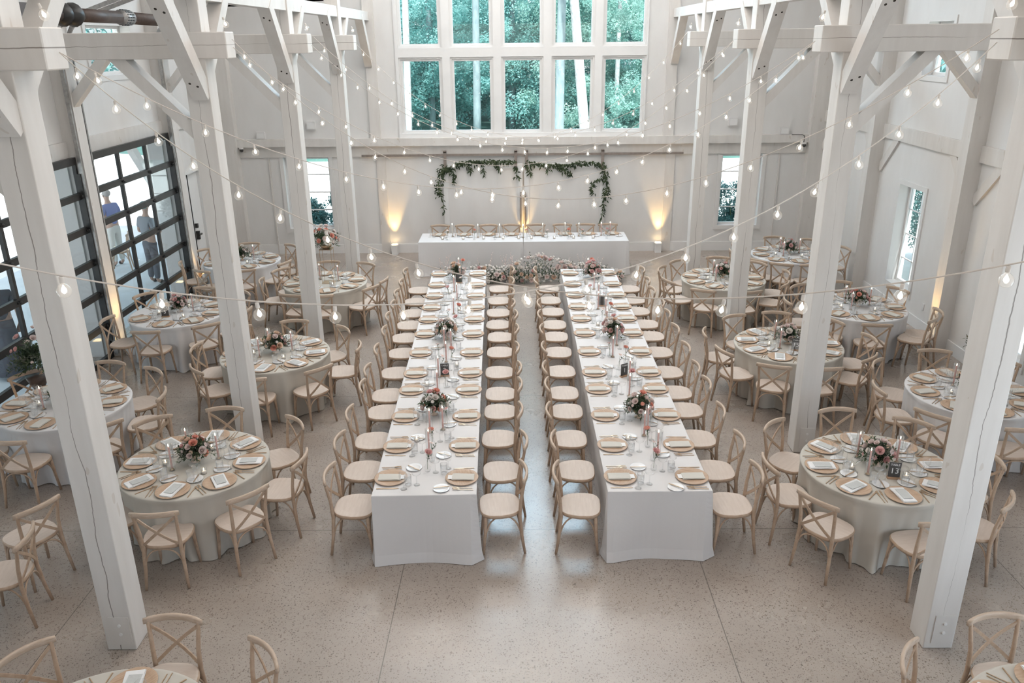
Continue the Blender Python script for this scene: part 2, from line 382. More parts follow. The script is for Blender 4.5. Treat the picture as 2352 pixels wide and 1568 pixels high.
ORD = ['first', 'second', 'third', 'fourth', 'fifth', 'sixth', 'seventh', 'eighth', 'ninth', 'tenth', 'eleventh', 'twelfth',
       'thirteenth', 'fourteenth', 'fifteenth', 'sixteenth', 'seventeenth', 'eighteenth', 'nineteenth', 'twentieth', 'twenty-first', 'twenty-second']

# ------------------------------------------------------------------ room shell
XW, YW, YN = 6.93, 19.17, -5.0          # inner faces of side walls, far wall; near limit of the built room
EAVE, RIDGE = 5.75, 10.4
def eave_z(x): return EAVE + (RIDGE - EAVE) * (1 - abs(x) / XW)
struct(MB().box(-XW - .3, XW + .3, YN, YW + .3, -0.2, 0.0).build('floor', M_FLOOR))
for sgn, nm in ((-1, 'left'), (1, 'right')):
    m = MB()
    a = [(sgn * (XW + .35), YN, eave_z(XW + .35)), (0, YN, RIDGE), (0, YW + .3, RIDGE), (sgn * (XW + .35), YW + .3, eave_z(XW + .35))]
    m.add(a + [(x, y, z + .2) for x, y, z in a], [(0, 1, 2, 3), (7, 6, 5, 4), (0, 4, 5, 1), (1, 5, 6, 2), (2, 6, 7, 3), (3, 7, 4, 0)])
    struct(m.build('ceiling_' + nm, M_CEIL))

def wall_with_holes(axis, pos0, pos1, u0, u1, z0, z1, holes):
    """boxes of a wall slab around rectangular holes (ua, ub, za, zb); axis 'x': slab spans x pos0..pos1, u = y"""
    us = sorted({u0, u1, *[h[0] for h in holes], *[h[1] for h in holes]}); zs = sorted({z0, z1, *[h[2] for h in holes], *[h[3] for h in holes]})
    m = MB()
    for i in range(len(us) - 1):
        for j in range(len(zs) - 1):
            uc, zc = (us[i] + us[i + 1]) / 2, (zs[j] + zs[j + 1]) / 2
            if any(h[0] < uc < h[1] and h[2] < zc < h[3] for h in holes): continue
            if axis == 'x': m.box(pos0, pos1, us[i], us[i + 1], zs[j], zs[j + 1])
            else: m.box(us[i], us[i + 1], pos0, pos1, zs[j], zs[j + 1])
    return m
WPX = [(-2.72, -1.815), (-1.56, -.667), (-.41, .462), (.725, 1.61), (1.86, 2.77)]
ROWS = [(2.85, 4.45), (4.73, 6.3)]
ROW3 = (6.58, 8.1)  # unseen upper windows, added to let more daylight into the room
SWL, SWR = (-5.60, -4.53, .62, 2.31), (4.68, 5.62, .62, 2.29)
holes = [(a, b, z0, min(z1, EAVE)) for a, b in WPX for z0, z1 in ROWS] + [SWL, SWR]
m = wall_with_holes('y', YW, YW + .22, -XW - .3, XW + .3, 0, EAVE, holes)
m2 = wall_with_holes('y', YW, YW + .22, -2.9, 2.9, EAVE, 8.3, [(a, b, EAVE, 6.3) for a, b in WPX] + [(a, b, *ROW3) for a, b in WPX])
m.add(m2.v, m2.f)
g0 = [(-XW - .3, EAVE), (-2.9, EAVE), (-2.9, eave_z(2.9)), (-XW - .3, eave_z(XW + .3))]
for pts in (g0, [(-x, z) for x, z in reversed(g0)], [(-2.9, 8.3), (2.9, 8.3), (2.9, eave_z(2.9)), (0, RIDGE), (-2.9, eave_z(2.9))]):
    n = len(pts); vs = [(x, YW, z) for x, z in pts] + [(x, YW + .22, z) for x, z in pts]
    m.add(vs, [tuple(range(n)), tuple(range(2 * n - 1, n - 1, -1))] + [(i, i + n, (i + 1) % n + n, (i + 1) % n) for i in range(n)])
struct(m.build('wall_far', M_WALL))
TY = [5.49 + 3.44 * k for k in range(-1, 4)]            # front faces of the trusses
PW = .247
RWIN = [(10.48, 11.42, .5, 2.31), (13.92, 14.86, .5, 2.31), (7.0, 7.95, .5, 2.31)]
RUP = [(13.9, 14.72, 4.2, 5.06), (10.46, 11.28, 4.2, 5.06)]
struct(wall_with_holes('x', XW, XW + .28, YN, YW, 0, eave_z(XW), RWIN + RUP + [(-1.2, 4.4, .1, 3.6)]).build('wall_right', M_WALL))
GD = [(TY[i] + PW + .03, TY[i + 1] - .03) for i in range(0, 4)]     # garage door bays
GDH = 3.2
LUP = [(13.62, 15.15, 4.35, 5.14), (10.18, 11.7, 4.35, 5.14)]
DOOR = (16.42, 17.42, 0, 2.36)
struct(wall_with_holes('x', -XW - .28, -XW, YN, YW, 0, eave_z(XW), [(a, b, 0, GDH) for a, b in GD] + LUP + [DOOR]).build('wall_left', M_WALL))

m = wall_with_holes('y', YN - .2, YN, -XW - .3, XW + .3, 0, EAVE, [(-4.5, 4.5, 3.4, 5.6)])
pts = [(-XW - .3, EAVE), (XW + .3, EAVE), (0, RIDGE + .1)]
m.add([(x, YN - .2, z) for x, z in pts] + [(x, YN, z) for x, z in pts], [(0, 1, 2), (5, 4, 3), (0, 3, 4, 1), (1, 4, 5, 2), (2, 5, 3, 0)])
struct(m.build('wall_near', M_WALL))
tn = [0]
def trim(m, mat=M_TRIM):
    tn[0] += 1; return struct(m.build('trim_%d' % tn[0], mat))
# far wall: ledge beam, header band, battens, kick board, window surround
trim(MB().box(-6.72, 6.72, YW - .13, YW, 2.56, 2.735), M_TIMB)
trim(MB().box(-6.72, 6.72, YW - .035, YW, 2.31, 2.56), M_TIMB)
for x0, x1 in ((-3.41, -3.2), (3.36, 3.58), (-5.95, -5.92), (6.0, 6.03), (-6.93, -6.6), (6.6, 6.93)):
    trim(MB().box(x0, x1, YW - (.22 if abs(x0) > 6.5 or abs(x1) > 6.9 else .03), YW, 0.0, 2.31 if abs(x0) < 6.3 else 5.7), M_TIMB)
struct(MB().box(-6.6, 6.6, YW - .025, YW, 0.0, .22).build('baseboard_far', M_TRIM))
for x in (-3.38, 3.38): trim(MB().box(x - .12, x + .12, YW - .06, YW, 2.735, 7.9), M_TIMB)
m = MB()
m.box(-2.83, 2.83, YW - .05, YW, 2.735, 2.83)
m.box(-2.83, 2.83, YW - .03, YW, 4.49, 4.69)
xs = [-2.83] + [x for p in WPX for x in p] + [2.83]
for i in range(0, len(xs), 2):
    for z0, z1 in ((2.83, 4.49), (4.69, 6.4)): m.box(xs[i] + (.04 if i else 0), xs[i + 1] - (.04 if i < 10 else 0), YW - .03, YW, z0, z1)
trim(m)
wn = [0]
def window_far(a, b, z0, z1, yy, muntz=(), fr=.045):
    wn[0] += 1
    m = MB(); y0, y1 = yy - .04, yy + .03
    m.box(a, a + fr, y0, y1, z0, z1).box(b - fr, b, y0, y1, z0, z1).box(a + fr, b - fr, y0, y1, z0, z0 + fr).box(a + fr, b - fr, y0, y1, z1 - fr, z1)
    for z in muntz: m.box(a + fr, b - fr, yy - .012, yy + .012, z - .012, z + .012)
    o = struct(m.build('window_%d' % wn[0], M_TRIM))
    MB().box(a + fr, b - fr, yy - .004, yy + .004, z0 + fr, z1 - fr).build('pane', M_PANE, o)
    return o
for z0, z1 in ROWS + [ROW3]:
    for a, b in WPX: window_far(a, b, z0, z1, YW + .07)
for (a, b, z0, z1) in (SWL, SWR):
    o = window_far(a, b, z0, z1, YW + .15, [z0 + (z1 - z0) * t for t in (.25, .5, .75)], .05)
    m = MB(); m.box(a - .09, a, YW - .03, YW, z0 - .1, z1).box(b, b + .09, YW - .03, YW, z0 - .1, z1).box(a, b, YW - .03, YW, z0 - .1, z0)
    m.build('window_surround', M_WALL, o)
def window_side(X, sgn, y0, y1, z0, z1, depth, mz=3, my=1):
    wn[0] += 1; fr = .05; xc = X + sgn * depth; xa, xb = xc - .03, xc + .03
    m = MB().box(xa, xb, y0, y0 + fr, z0, z1).box(xa, xb, y1 - fr, y1, z0, z1).box(xa, xb, y0 + fr, y1 - fr, z0, z0 + fr).box(xa, xb, y0 + fr, y1 - fr, z1 - fr, z1)
    for i in range(1, mz + 1):
        z = z0 + (z1 - z0) * i / (mz + 1); m.box(xc - .012, xc + .012, y0 + fr, y1 - fr, z - .01, z + .01)
    for i in range(1, my + 1):
        y = y0 + (y1 - y0) * i / (my + 1); m.box(xc - .012, xc + .012, y - .01, y + .01, z0 + fr, z1 - fr)
    o = struct(m.build('window_%d' % wn[0], M_TRIM))
    MB().box(xc - .004, xc + .004, y0 + fr, y1 - fr, z0 + fr, z1 - fr).build('pane', M_PANE, o)
    s = MB(); xs0, xs1 = sorted((X, X - sgn * .022)); q = .085
    s.box(xs0, xs1, y0 - q, y0, z0 - q, z1 + q).box(xs0, xs1, y1, y1 + q, z0 - q, z1 + q).box(xs0, xs1, y0, y1, z0 - q, z0).box(xs0, xs1, y0, y1, z1, z1 + q)
    s.build('window_surround', M_WALL, o)
for r in RWIN: window_side(XW, 1, *r, .2)
for r in RUP: window_side(XW, 1, *r, .2, 0, 0)
for r in LUP: window_side(-XW, -1, *r, .2, 0, 1)
# side walls: girts, wall posts, braces let into the wall
for i in range(len(TY)):
    y0 = TY[i] + PW if i else TY[i]
    y1 = TY[i + 1] if i + 1 < len(TY) else YW - .22
    trim(MB().box(XW - .05, XW, y0, y1, 3.04, 3.29), M_TIMB)
    trim(MB().box(-XW, -XW + .05, y0, y1, 3.22, 3.47), M_TIMB)
    trim(MB().obox((XW - .02, y0, 2.45), (XW - .02, y0 + .6, 3.08), .04, .16, (0, -1, 1)), M_TIMB)
    trim(MB().obox((XW - .02, y1, 2.45), (XW - .02, y1 - .6, 3.08), .04, .16, (0, 1, 1)), M_TIMB)
struct(MB().box(XW - .02, XW, YN, YW - .22, 0, .2).build('baseboard_right', M_TRIM))

# ------------------------------------------------------------------ timber frame
side = {-1: 'left', 1: 'right'}
POSW = {-1: 'nearest', 0: 'front', 1: 'second', 2: 'third', 3: 'rearmost'}
PXI = 3.335                                        # inner face of the aisle posts
for k, y0 in zip(range(-1, 4), TY):
    for s in (-1, 1):
        xa, xb = sorted((s * PXI, s * (PXI + PW))); xc = (xa + xb) / 2
        nm = '%s %s' % (POSW[k], side[s])
        o = MB().box(-PW / 2, PW / 2, 0, PW, 0.002, 7.3).build('timber_post', M_POST, None, False, (xc, y0, 0))
        bv = o.modifiers.new('bevel', 'BEVEL'); bv.width = .008; bv.segments = 2
        tag(o, 'tall white timber post, %s in the %s row' % (POSW[k], side[s]), 'post')
        b = MB()
        for q in (.17, .26): b.lathe([(.014, 0), (.014, .012), (.006, .016)], 8)
        b = MB()
        for q in (.17, .26):
            b.add([(x, -z - .0, y + q) for x, y, z in [(.014 * math.cos(a * PI / 4), .014 * math.sin(a * PI / 4), zz) for zz in (0, .014) for a in range(8)]],
                  [tuple(range(8, 16))] + [(i, (i + 1) % 8, (i + 1) % 8 + 8, i + 8) for i in range(8)])
        b.build('bolt', M_TRIM, o, False, (.02, 0, 0))
        MB().box(-.085, .085, -.006, 0, .06, .34).build('base_plate', M_TIMB, o, False, (.02, 0, 0))
        # tie beam with its projecting end
        ta, tb = sorted((s * 3.09, s * (XW - .03)))
        zt0, zt1 = (4.69, 4.955)
        t = MB().box(ta - xc, tb - xc, -.012, PW + .012, zt0, zt1).build('tie_beam', M_BEAM, None, False, (xc, y0, 0))
        bv = t.modifiers.new('bevel', 'BEVEL'); bv.width = .008; bv.segments = 1
        tag(t, 'white tie beam across the %s aisle, %s truss from the camera end' % (side[s], ORD[k + 1]), 'beam')
        # wall post
        wa, wb = sorted((s * (XW - .25), s * XW))
        o = MB().box(wa, wb, y0 + .0, y0 + PW, 0.002, 5.6).build('wall_post', M_POST)
        tag(o, 'white post against the %s wall, in line with the %s truss' % (side[s], ORD[k + 1]), 'post')
        # knee braces under the tie beam
        m = MB().obox((s * (PXI + PW - .14), y0 + .12, 3.81), (s * 4.33, y0 + .12, 4.74), .13, .19, (s, 0, 1))
        tag(m.build('knee_brace', M_TIMB), 'white knee brace between %s %s post and its tie beam' % (POSW[k], side[s]), 'brace')
        m = MB().obox((s * (XW - .13), y0 + .12, 3.93), (s * 6.03, y0 + .12, 4.76), .13, .17, (-s, 0, 1))
        tag(m.build('knee_brace', M_TIMB), 'white knee brace between %s wall post and the %s tie beam' % (side[s], ORD[k + 1]), 'brace')
        # long braces up to the plate, each with two bolt holes
        for dr in (-1, 1):
            ys = y0 if dr < 0 else y0 + PW
            if dr < 0: p, q, th = (s * 3.43, ys + .03, 4.33), (s * 3.43, ys - .79, 5.33), .17
            else: p, q, th = (s * 3.43, ys - .05, 4.58), (s * 3.43, ys + .68, 5.31), .14
            m = MB().obox(p, q, .165, th, (0, -dr, 1))
            o = m.build('plate_brace', M_TIMB)
            tag(o, 'white brace rising %s from the %s %s post to the long plate' % ('towards the camera' if dr < 0 else 'away', POSW[k], side[s]), 'brace')
            if dr < 0:
                P, Q = Vector(p), Vector(q); d = (Q - P).normalized(); nrm = Vector((1, 0, 0)).cross(d); nrm = nrm if nrm.y < 0 else -nrm
                h = MB()
                for t_ in (.16, .86):
                    for e in (-.034, .034):
                        c = P + (Q - P) * t_ + d * (e * s * .6) + nrm * .0862 + Vector((e, 0, 0))
                        u = Vector((1, 0, 0)); vv = d
                        h.add([tuple(c + u * (.014 * math.cos(a * PI / 5)) + vv * (.014 * math.sin(a * PI / 5))) for a in range(10)], [tuple(range(10))])
                h.build('bolt_hole', M_HOLE, o)
for s in (-1, 1):
    o = MB().box(-.085, .085, YN, YW, 5.27, 5.45).build('long_plate', M_TIMB, None, False, (s * 3.44, 0, 0))
    tag(o, 'long white plate beam running over the %s row of posts' % side[s], 'beam')
    p, q = (s * 3.43, YW - .03, 4.35), (s * 3.43, YW - .85, 5.33)
    o = MB().obox(p, q, .165, .17, (0, 1, 1)).build('plate_brace', M_TIMB)
    tag(o, 'white brace rising from the far wall to the %s long plate' % side[s], 'brace')

# ------------------------------------------------------------------ sliding barn doors, rail, garage doors, exterior door
for i, (a, b) in enumerate(((-1.855, .018), (.052, 1.955))):
    m = MB(); n = 7; w_ = (b - a - .24) / n
    for k in range(n): m.box(a + .12 + k * w_ + .0015, a + .12 + (k + 1) * w_ - .0015, YW - .075, YW - .045, .14, 2.03)
    m.box(a + .1, b - .1, YW - .07, YW - .04, .1, 2.05)
    o = struct(m.build('door_%d' % (i + 1), M_WALL))
    f = MB().box(a, a + .12, YW - .09, YW - .03, .03, 2.135).box(b - .12, b, YW - .09, YW - .03, .03, 2.135)
    f.box(a + .12, b - .12, YW - .09, YW - .03, .03, .15).box(a + .12, b - .12, YW - .09, YW - .03, 2.02, 2.135)
    f.build('door_frame', M_TRIM, o)
    hx = -.028 if i == 0 else .082
    h = MB().box(hx - .018, hx + .018, YW - .15, YW - .125, .62, 1.47)
    for z in (.75, 1.35): h.box(hx - .012, hx + .012, YW - .13, YW - .09, z - .015, z + .015)
    h.build('door_handle', M_RAILMET, o)
    for x in ((-1.79, -.14) if i == 0 else (.11, 1.88)):
        h = MB().box(x - .035, x + .035, YW - .135, YW - .115, 1.98, 2.42)
        h.box(x - .035, x + .035, YW - .135, YW - .06, 2.40, 2.44)
        h.build('hanger_strap', M_RAILMET, o)
rl = MB().box(-3.735, 3.755, YW - .105, YW - .085, 2.315, 2.365)
rl = tag(rl.build('sliding_door_rail', M_RAILMET), 'long dark steel rail carrying the two white barn doors', 'rail')
for x in [-3.65 + .81 * i for i in range(10)]:
    MB().box(x - .015, x + .015, YW - .113, YW - .03, 2.328, 2.352).build('spacer_bolt', M_RAILMET, rl)

XG = -6.80
for i, (a, b) in enumerate(GD):
    nrow, ncol = 6, 3; rh = (GDH - .04) / nrow; cw = (b - a) / ncol
    m = MB(); g = MB()
    for r in range(nrow + 1):
        z = .03 + r * rh; t = .05 if 0 < r < nrow else .055
        m.box(XG - .03, XG + .03, a, b, max(z - t, .004), min(z + t, GDH + .05))
    for c in range(ncol + 1):
        y = a + c * cw; t = .028 if 0 < c < ncol else .045
        m.box(XG - .028, XG + .028, max(y - t, a), min(y + t, b), .03, GDH)
    for r in range(nrow):
        for c in range(ncol):
            g.box(XG - .004, XG + .004, a + c * cw + .02, a + (c + 1) * cw - .02, .03 + r * rh + .04, .03 + (r + 1) * rh - .04)
    o = struct(m.build('door_%d' % (3 + i), M_BLACK))
    g.build('glazing', M_DOORGLASS, o)
    h = MB()
    for r in range(1, nrow):
        for c in range(0, ncol + 1):
            y = a + c * cw + (.05 if c == 0 else -.05 if c == ncol else 0)
            h.ball((XG + .045, y, .03 + r * rh), .028, 6, 4)
            h.box(XG + .03, XG + .05, y - .05, y + .05, .03 + r * rh - .012, .03 + r * rh + .012)
    h.build('hinge', M_BLACK, o)
    for c, y in ((0, a + .02), (1, b - .02)):
        pts = [(XG + .09, y, .05), (XG + .09, y, 4.86)] + bez((XG + .09, y, 4.86), (XG + .11, y, 5.12), (XG + .40, y, 5.22), 6)[1:] + [(XG + 2.3, y, 5.84)]
        t = MB()
        for p, q in zip(pts[:-1], pts[1:]): t.obox(p, q, .055, .03, (0, 1, 0))
        t.build('track', M_GALV, o)
    for y in (a + .03, b - .03):
        MB().box(XG + .03, XG + .08, y - .025, y + .025, .3, GDH - .2).build('side_stile', M_BLACK, o)
# exterior door at the far end of the left wall
y0, y1, _, zt = DOOR
m = MB().box(-XW - .1, -XW - .05, y0 + .34, y1 - .05, .02, zt - .05)
dr = struct(m.build('door_7', M_TRIM))
f = MB().box(-XW - .12, -XW + .02, y0, y0 + .06, 0, zt).box(-XW - .12, -XW + .02, y1 - .06, y1, 0, zt).box(-XW - .12, -XW + .02, y0 + .06, y1 - .06, zt - .06, zt)
f.box(-XW - .1, -XW - .04, y0 + .3, y0 + .36, 0, zt - .06); f.build('door_frame', M_TRIM, dr)
MB().box(-XW - .09, -XW - .08, y0 + .06, y0 + .3, .05, zt - .06).build('sidelight_pane', M_DOORGLASS, dr)
MB().box(-XW - .05, -XW - .035, y0 + .40, y0 + .415, .05, zt - .07).build('door_seal', M_BLACK, dr)
MB().box(-XW - .05, -XW + .02, y0 + .46, y0 + .52, .9, 1.08).box(-XW - .0, -XW + .03, y0 + .46, y0 + .62, .98, 1.01).box(-XW - .05, -XW + .01, y0 + .46, y0 + .52, 1.15, 1.24).build('door_handle', M_BLACK, dr)

# heater, cameras, wall boxes
ht = thing('tube_heater', 'dark bronze tube heater hung high above the left garage doors', 'heater', (-5.75, 9.2, 5.2))
MB().tube([(0, 0, -.06), (0, 1.55, 0)], .085, 12).build('tube', M_BRONZE, ht, True)
MB().tube([(0, 1.95, .0), (0, 3.12, 0)], .085, 12).build('tube', M_BRONZE, ht, True)
MB().tube([(0, 3.45, 0), (0, 5.6, -.03)], .085, 12).build('tube', M_BRONZE, ht, True)
MB().tube([(0, 3.1, 0), (0, 3.2, 0)], .05, 12).build('pipe_neck', M_BLACK, ht, True)
MB().tube([(0, 3.18, 0), (0, 3.47, 0)], .105, 14).build('perforated_collar', M_GALV, ht, True)
sl = MB()
for k in range(16):
    a = 2 * PI * k / 16
    for yy in (3.21, 3.29, 3.37): sl.box(.103 * math.cos(a) - .008, .103 * math.cos(a) + .008, yy, yy + .05, .103 * math.sin(a) - .008, .103 * math.sin(a) + .008)
sl.build('collar_slots', M_BLACK, ht)
for k, (ya, yb) in enumerate(((1.5, 1.72), (1.74, 2.0))):
    MB().tube([(0, ya, 0), (0, (ya + yb) / 2, 0), (0, yb, 0)], [.09, .15, .1], 14).build('flange', M_BLACK, ht, True)
MB().box(-.1, .1, .3, .75, -.1, .1).build('control_box', M_BRONZE, ht)
MB().tube([(0, .5, 0), (0, .5, 1.0)], .008, 6).tube([(0, 4.4, 0), (0, 4.4, 1.0)], .008, 6).build('hanger_rod', M_GALV, ht)
for s, lab in ((-1, 'left'), (1, 'right')):
    c = thing('security_camera', 'small dark security camera under the ledge in the far %s corner' % lab, 'camera', (s * 6.5, YW - .13, 2.5), 0, None)
    MB().ball((0, -.04, 0), .045, 10, 6).build('camera_dome', M_BLACK, c, True)
    MB().lathe([(.05, .03), (.05, .06)], 10, (0, -.04, 0)).build('mount', M_PLASTIC, c)
    for x, z, nm, lb in ((4.86, 3.0, .19, 'beside the tall windows'), (6.05, 2.8, .16, 'on the corner ledge')):
        o = thing('wall_box', 'small white box on the far wall, %s side, %s' % (lab, lb), 'junction box', (s * x, YW, z - .06))
        MB().box(-.1, .1, -.09, 0, 0, nm).build('housing', M_PLASTIC, o); MB().box(-.08, .08, -.095, -.09, .02, nm - .03).build('cover', M_TRIM, o)
o = tag(MB().tube([(s_ * 1.0, 0, 0) for s_ in (0, .25)] + [(.3, 0, -.04), (.3, -.0, -.16), (.2, 0, -.2)], .006, 6).build('camera_cable', M_BLACK, None, True, (6.2, YW - .14, 2.74)), 'thin black cable looping round the right end of the ledge', 'cable')
# outlet on the right wall
o = tag(MB().box(XW - .012, XW, 13.3, 13.38, .38, .5).build('wall_outlet', M_PLASTIC), 'white outlet plate low on the right wall by the window', 'outlet')

# uplights
def uplight(loc, label, cord=False):
    u = thing('uplight', label, 'uplight', loc)
    MB().box(-.075, .075, -.075, .075, .0, .2).build('housing', M_TRIM, u)
    MB().box(-.085, .085, -.085, .085, .2, .235).box(-.06, .06, -.06, .06, .235, .237).build('rim', M_TRIM, u)
    MB().box(-.06, .06, -.06, .06, .2375, .245).build('lens', M_UPL, u)
    return u
uplight((-3.08, YW - .14, 0), 'white uplight box on the floor left of the long head table')
uplight((3.27, YW - .14, 0), 'white uplight box on the floor right of the long head table')
uplight((0.05, YW - .22, 0), 'white uplight behind the head table, lighting the barn door gap')
uplight((-6.53, 12.49, 0), 'uplight at the foot of the wall post between garage doors')
uplight((-6.53, 15.93, 0), 'uplight at the foot of the post beside the exterior door')
uplight((6.53, 12.49, 0), 'uplight under the spare chair by the right wall post')
uplight((-6.53, 9.05, 0), 'uplight by the nearer garage door post at the left edge')
spot('uplight_beam', (-3.08, YW - .14, .26), (math.radians(176), 0, 0), 95, math.radians(46))
spot('uplight_beam', (3.27, YW - .14, .26), (math.radians(176), 0, 0), 95, math.radians(46))
spot('uplight_beam', (0.05, YW - .22, .26), (math.radians(174), 0, 0), 60, math.radians(46))
spot('uplight_beam', (-6.53, 12.49, .26), (math.radians(180), math.radians(5), 0), 80, math.radians(60))
spot('uplight_beam', (-6.53, 15.93, .26), (math.radians(180), math.radians(5), 0), 80, math.radians(60))
spot('uplight_beam', (6.53, 12.49, .26), (math.radians(180), math.radians(-5), 0), 70, math.radians(60))
spot('uplight_beam', (-6.53, 9.05, .26), (math.radians(180), math.radians(5), 0), 60, math.radians(60))

# ------------------------------------------------------------------ chairs
def make_chair():
    r = thing('crossback_chair', '', 'chair')
    pts = []
    for i in range(28):                     # rounded seat outline
        a = 2 * PI * i / 28; c, s_ = math.cos(a), math.sin(a)
        x = math.copysign(abs(c) ** .62, c); y = math.copysign(abs(s_) ** .62, s_)
        w_ = .225 if y > 0 else .225 - .03 * (-y)
        pts.append((x * w_, y * .208 + .0))
    m = MB(); n = len(pts)
    prof = [(.97, .425), (1.0, .437), (1.0, .452), (.965, .462)]
    vs = [(x * k, y * k, z) for k, z in prof for x, y in pts]
    fs = [(i * n + j, i * n + (j + 1) % n, (i + 1) * n + (j + 1) % n, (i + 1) * n + j) for i in range(3) for j in range(n)] + [tuple(range(n - 1, -1, -1))]
    m.add(vs, fs); m.build('seat_rim', M_CHAIR, r, True)
    vs = [(x * k, y * k, z) for k, z in ((.965, .462), (.9, .463), (.6, .459)) for x, y in pts]
    MB().add(vs, [(i * n + j, i * n + (j + 1) % n, (i + 1) * n + (j + 1) % n, (i + 1) * n + j) for i in range(2) for j in range(n)] + [tuple(range(2 * n, 3 * n))]).build('seat', M_SEAT, r)
    for s in (-1, 1):
        MB().tube([(s * .172, .15, .43), (s * .178, .165, .2), (s * .188, .185, 0)], [.019, .017, .0135], 7).build('front_leg', M_CHAIR, r, True)
        MB().tube([(s * .196, -.235, 0), (s * .182, -.205, .2), (s * .172, -.188, .42), (s * .175, -.198, .6), (s * .19, -.232, .80), (s * .193, -.238, .835)],
                  [.0135, .017, .019, .017, .015, .014], 7).build('rear_leg', M_CHAIR, r, True)
        # cross slat
        c = bez((s * .178, -.225, .785), (s * .0, -.262, .63), (-s * .158, -.196, .475), 6)
        mm = MB()
        for p, q in zip(c[:-1], c[1:]): mm.obox(p, q, .026, .010, (0, 1, 0))
        mm.build('cross_slat', M_CHAIR, r)
        mm = MB().tube(bez((s * .183, .155, .2), (s * .176, .13, .43), (s * .172, -.02, .425), 6) + bez((s * .172, -.02, .425), (s * .172, -.16, .43), (s * .182, -.2, .2), 6)[1:], .0085, 5)
        mm.build('side_arch', M_CHAIR, r, True)
    for y, nm in ((-.198, 'rear_arch'), (.17, 'front_arch')):
        MB().tube(bez((-.178, y, .22), (-.16, y * .97, .425), (0, y * .97, .418), 6) + bez((0, y * .97, .418), (.16, y * .97, .425), (.178, y, .22), 6)[1:], .009, 5).build(nm, M_CHAIR, r, True)
    c = bez((-.222, -.222, .822), (0, -.325, .842), (.222, -.222, .822), 10)
    m = MB(); vs, fs = [], []
    for i, p in enumerate(c):
        p = Vector(p); t = (Vector(c[min(i + 1, 10)]) - Vector(c[max(i - 1, 0)])).normalized(); nn = Vector((-t.y, t.x, 0)).normalized()
        hh = .026 if 0 < i < 10 else .022
        for a, b in ((-1, -.7), (-.6, -1), (.6, -1), (1, -.7), (1, .7), (.6, 1), (-.6, 1), (-1, .7)): vs.append(tuple(p + nn * (a * .013) + Vector((0, 0, b * hh))))
    for i in range(10):
        for k in range(8): fs.append((i * 8 + k, i * 8 + (k + 1) % 8, (i + 1) * 8 + (k + 1) % 8, (i + 1) * 8 + k))
    fs += [tuple(range(7, -1, -1)), tuple(range(80, 88))]
    m.add(vs, fs).build('top_rail', M_RAIL, r, True)
    return r
CHAIR = Proto(make_chair())
def chair(x, y, face, label, group):              # face: direction the sitter looks, radians (0 = +x)
    CHAIR.put(label, (x, y, 0.002), face - PI / 2, group)

# ------------------------------------------------------------------ place settings
def fork_mesh():
    m = MB(); z = .003
    m.obox((0, -.1, z), (0, .03, z + .002), .007, .003); m.obox((0, .03, z + .002), (0, .052, z + .006), .018, .003)
    for i in range(4): m.obox((-.0078 + .0052 * i, .05, z + .006), (-.0078 + .0052 * i, .1, z + .008), .0028, .0025)
    return m.mesh('fork', M_GOLD)
def knife_mesh(k=1.0):
    m = MB(); m.obox((0, -.11 * k, .0035), (0, -.005, .0035), .009, .005)
    m.poly([(-.006, -.005), (.006, -.005), (.009, .06 * k), (.002, .11 * k), (-.006, .1 * k)], .001, .004); return m.mesh('knife', M_GOLD)
CH = MB().lathe([(.02, 0), (.115, 0), (.125, .004), (.163, .012), (.166, .016), (.162, .0175), (.123, .009), (.115, .006)], 26)
ME_CH = CH.mesh('charger_plate', M_CHARGER, True)
ME_FORK, ME_KNIFE, ME_BK = fork_mesh(), knife_mesh(), knife_mesh(.75)
ME_BREAD = MB().lathe([(.02, 0), (.052, 0), (.056, .003), (.08, .010), (.082, .012), (.079, .013), (.055, .006), (.05, .005)], 20).mesh('bread_plate', M_PORC, True)
def napkin_mesh(name, mat, w_, l_, skew):
    m = MB(); nx, ny = 4, 8
    for lay in range(2):
        vs = []
        for j in range(ny + 1):
            for i in range(nx + 1):
                x = (i / nx - .5) * (w_ - .006 * lay) + skew * (j / ny - .5); y = (j / ny - .5) * (l_ - .008 * lay)
                edge = abs(j / ny - .5) * 2
                z = .016 + .006 * lay + .004 * mnoise.noise(Vector((x * 20, y * 14, lay * 3 + skew * 50))) - (.003 * edge ** 3)
                vs.append((x, y, z))
        q = [(j * (nx + 1) + i, j * (nx + 1) + i + 1, (j + 1) * (nx + 1) + i + 1, (j + 1) * (nx + 1) + i) for j in range(ny) for i in range(nx)]
        m.add(vs, q)
        per = [(i, 0) for i in range(nx)] + [(nx, j) for j in range(ny)] + [(nx - i, ny) for i in range(nx)] + [(0, ny - j) for j in range(ny)]
        lo = [vs[j * (nx + 1) + i] for i, j in per]; k = len(lo)
        m.add(lo + [(a, b, c - .0055) for a, b, c in lo], [(i, (i + 1) % k, (i + 1) % k + k, i + k) for i in range(k)])
    return m.mesh(name, mat, False)
ME_NAPW = [napkin_mesh('napkin', M_NAPW, .135, .262, sk) for sk in (.0, .012, -.014)]
ME_NAPG = [napkin_mesh('napkin', M_NAPG, .118, .225, sk) for sk in (.0, .006, -.006)]
ME_MENU = MB().box(-.046, .046, -.085, .085, 0, .0015).mesh('menu_card', M_MENU)
ME_PLACE = MB().box(-.038, .038, -.045, .045, 0, .0012).mesh('place_card', M_CARD)
ME_WINE = MB().lathe([(.034, 0), (.034, .002), (.006, .006), (.0045, .075), (.012, .085), (.034, .105), (.04, .14), (.036, .185), (.034, .187)], 12, cap1=False).mesh('wine_glass', M_GLASS, True)
